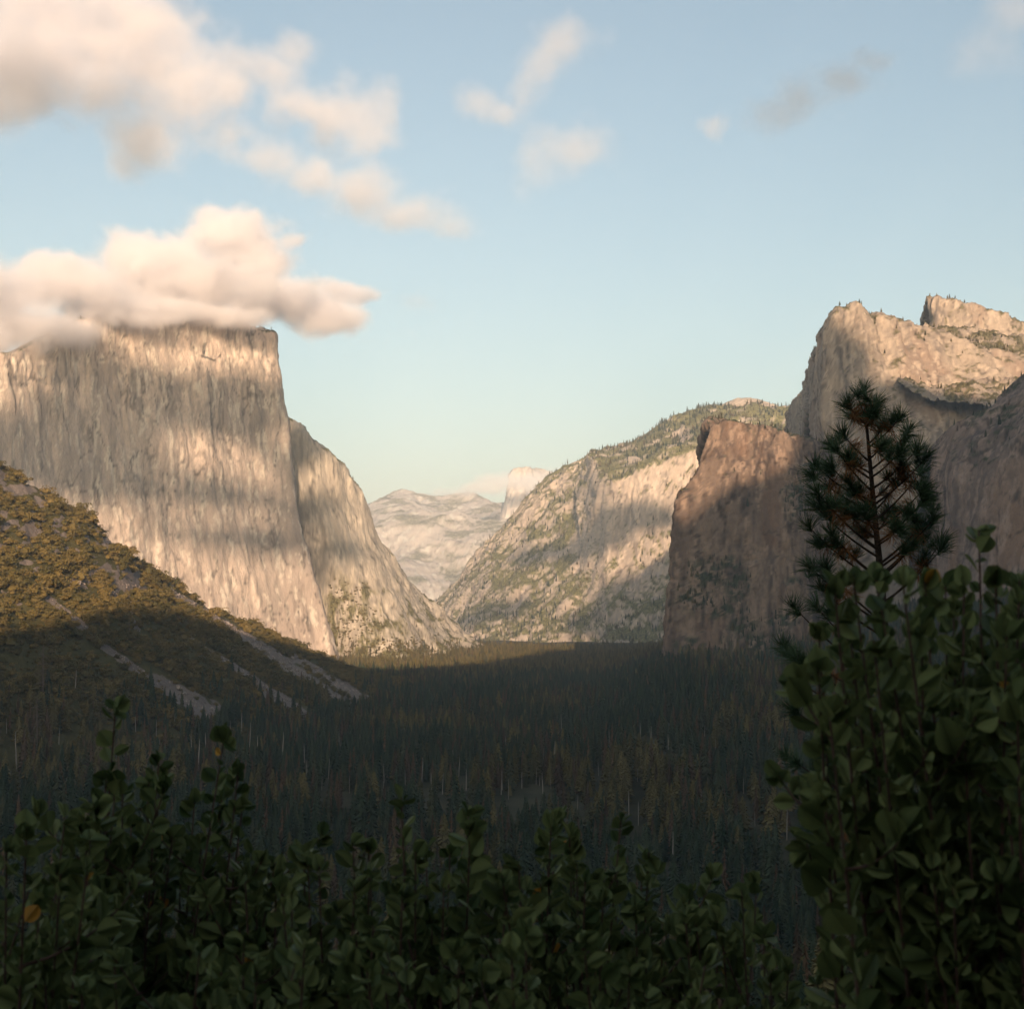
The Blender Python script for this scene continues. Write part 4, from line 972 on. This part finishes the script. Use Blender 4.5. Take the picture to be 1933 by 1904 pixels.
cloud('high wispy cloud near the top centre of the sky', px_ells([(1070, 85, 90, 60), (1010, 130, 65, 75), (985, 175, 45, 50)], UP, 0.7), 0.0026, 12, 150, 1 / 700, seed=4.3, **SOFT)
cloud('small wispy cloud left of centre in the blue sky', px_ells([(905, 195, 62, 36), (955, 215, 52, 30)], UP, 0.8), 0.0028, 11, 100, 1 / 600, seed=5.1, **SOFT)
cloud('faint cream cloud patch under the high wisps', px_ells([(1080, 270, 95, 55), (1015, 310, 60, 55)], UP, 0.8), 0.0022, 12, 140, 1 / 700, seed=6.1, **SOFT)
cloud('small pink cloud puff beside the grey cloud', px_ells([(1350, 242, 32, 26)], UP, 0.8), 0.004, 12, 60, 1 / 350, seed=7.1, **SOFT)
grey = px_ells([(1475, 210, 65, 46), (1525, 185, 80, 45), (1590, 150, 75, 34), (1645, 115, 50, 24)], UP, 0.8)
cloud('grey shaded cloud streak in the upper right sky', grey, 0.003, 12, 100, 1 / 600, seed=8.2, **SOFT)
cloud('cloud out of view that shades the grey streak', [(c + SUN * 1700, tuple(1.6 * x for x in r)) for c, r in grey], 0.03, 45, 100, 1 / 600, 0.5, 0.8, 8.9)
cloud('cloud out of view that shades the underside of the large cloud', [(c + SUN * 1800, r) for c, r in px_ells([(30, 190, 150, 55), (230, 240, 120, 70), (260, 310, 70, 60), (600, 250, 60, 30)], UP, 0.8)], 0.012, 40, 100, 1 / 600, 0.5, 0.9, 9.9)
cloud('pale grey cloud in the upper right corner', px_ells([(1870, 80, 80, 55), (1925, 30, 80, 55)], UP, 0.8), 0.0014, 24, 150, 1 / 700, seed=9.4, **SOFT)
cloud('tiny cloud puff floating beside the cap cloud', px_ells([(785, 572, 50, 28), (780, 628, 18, 12)], 5200, 0.8), 0.0035, 9, 50, 1 / 300, seed=10.4, **SOFT)
cloud('thin cloud wrapped round the far dome', px_ells([(915, 920, 75, 19), (965, 911, 95, 24), (1015, 909, 80, 24), (1050, 898, 45, 18), (860, 927, 60, 12)], 12000, 0.35), 0.012, 20, 90, 1 / 500, 0.8, 0.8, 11.4)
# clouds behind the overlook, between the sun and the walls
def surf(u, v, name):
    P = LOFTS[name][0]; U, V = uv_of(P); k = P.shape[0] - 8
    i = np.argmin(((U - u) ** 2 + (V - v) ** 2)[:k] + 0.02 * (P[:k, :, 1] - P[:k, :, 1].min())); return P[:k].reshape(-1, 3)[i]
def shade(label, lst, zc, density, seed, voxel=14, warp=30, sc_=1 / 260, erode=0.4, soft=0.4):
    density *= 14.0
    out = []
    for (u, v, ru, rv, name) in lst:
        P = surf(u, v, name); s = P[1] / FPX; out.append((P + SUN * ((zc - P[2]) / SUN[2]), (ru * s * .95, ru * s * .6, rv * s * .9)))
    cloud(label, out, density, voxel, warp, sc_, erode, soft, seed)
shade('long cloud behind the overlook', [(190, 790, 125, 55, 'granite_monolith'), (70, 850, 155, 85, 'granite_monolith'), (320, 745, 240, 62, 'granite_monolith'), (490, 755, 110, 58, 'granite_monolith'), (120, 905, 130, 46, 'granite_monolith'), (585, 845, 55, 55, 'granite_slabs')], 2480, 0.010, 20.3)
shade('narrow cloud band behind the overlook', [(330, 932, 150, 20, 'granite_monolith'), (470, 935, 130, 22, 'granite_monolith'), (540, 908, 60, 20, 'granite_monolith')], 2420, 0.012, 21.3)
shade('faint cloud strip behind the overlook', [(420, 1020, 160, 22, 'granite_monolith'), (540, 1015, 120, 24, 'granite_monolith'), (650, 1035, 70, 42, 'granite_slabs')], 2400, 0.0035, 22.3)
shade('ragged cloud far behind the overlook', [(1010, 1050, 50, 28, 'valley_wall'), (1110, 1030, 70, 30, 'valley_wall'), (1205, 975, 85, 30, 'valley_wall')], 2500, 0.022, 23.3, 20, 50, 1 / 400)
shade('small cloud far behind the overlook', [(945, 1148, 62, 22, 'valley_wall'), (895, 1166, 40, 16, 'valley_wall')], 2440, 0.022, 24.3, 18, 40, 1 / 400)
shade('unseen cloud added to lay the shade of the rocks on the valley wall', [(1190, 1135, 80, 55, 'valley_wall'), (1130, 1175, 90, 35, 'valley_wall')], 2460, 0.024, 25.3, 20, 50, 1 / 400)  # added cloud standing in for the shade that tower and cliff cast

# ------------------------------------------------------------------ haze
hz = bpy.data.materials.new('valley_haze'); hz.use_nodes = True; hz.node_tree.nodes.clear()
ho = hz.node_tree.nodes.new('ShaderNodeOutputMaterial'); hv = hz.node_tree.nodes.new('ShaderNodeVolumePrincipled')
hv.inputs['Density'].default_value = 4.8e-5; hv.inputs['Color'].default_value = (0.84, 0.92, 1.0, 1); hv.inputs['Anisotropy'].default_value = 0.0
hz.node_tree.links.new(hv.outputs[0], ho.inputs['Volume'])
lo = np.array([-16200, -5200, -60]); hi = np.array([16200, 26200, 2230])
V = np.array([[(lo, hi)[(i >> k) & 1][k] for k in range(3)] for i in range(8)])
F = np.array([(0, 2, 3, 1), (4, 5, 7, 6), (0, 1, 5, 4), (2, 6, 7, 3), (0, 4, 6, 2), (1, 3, 7, 5)])
link('haze', mesh_from('haze', V, F, hz, False), kind='stuff', label='thin evening haze filling the valley air', category='haze')
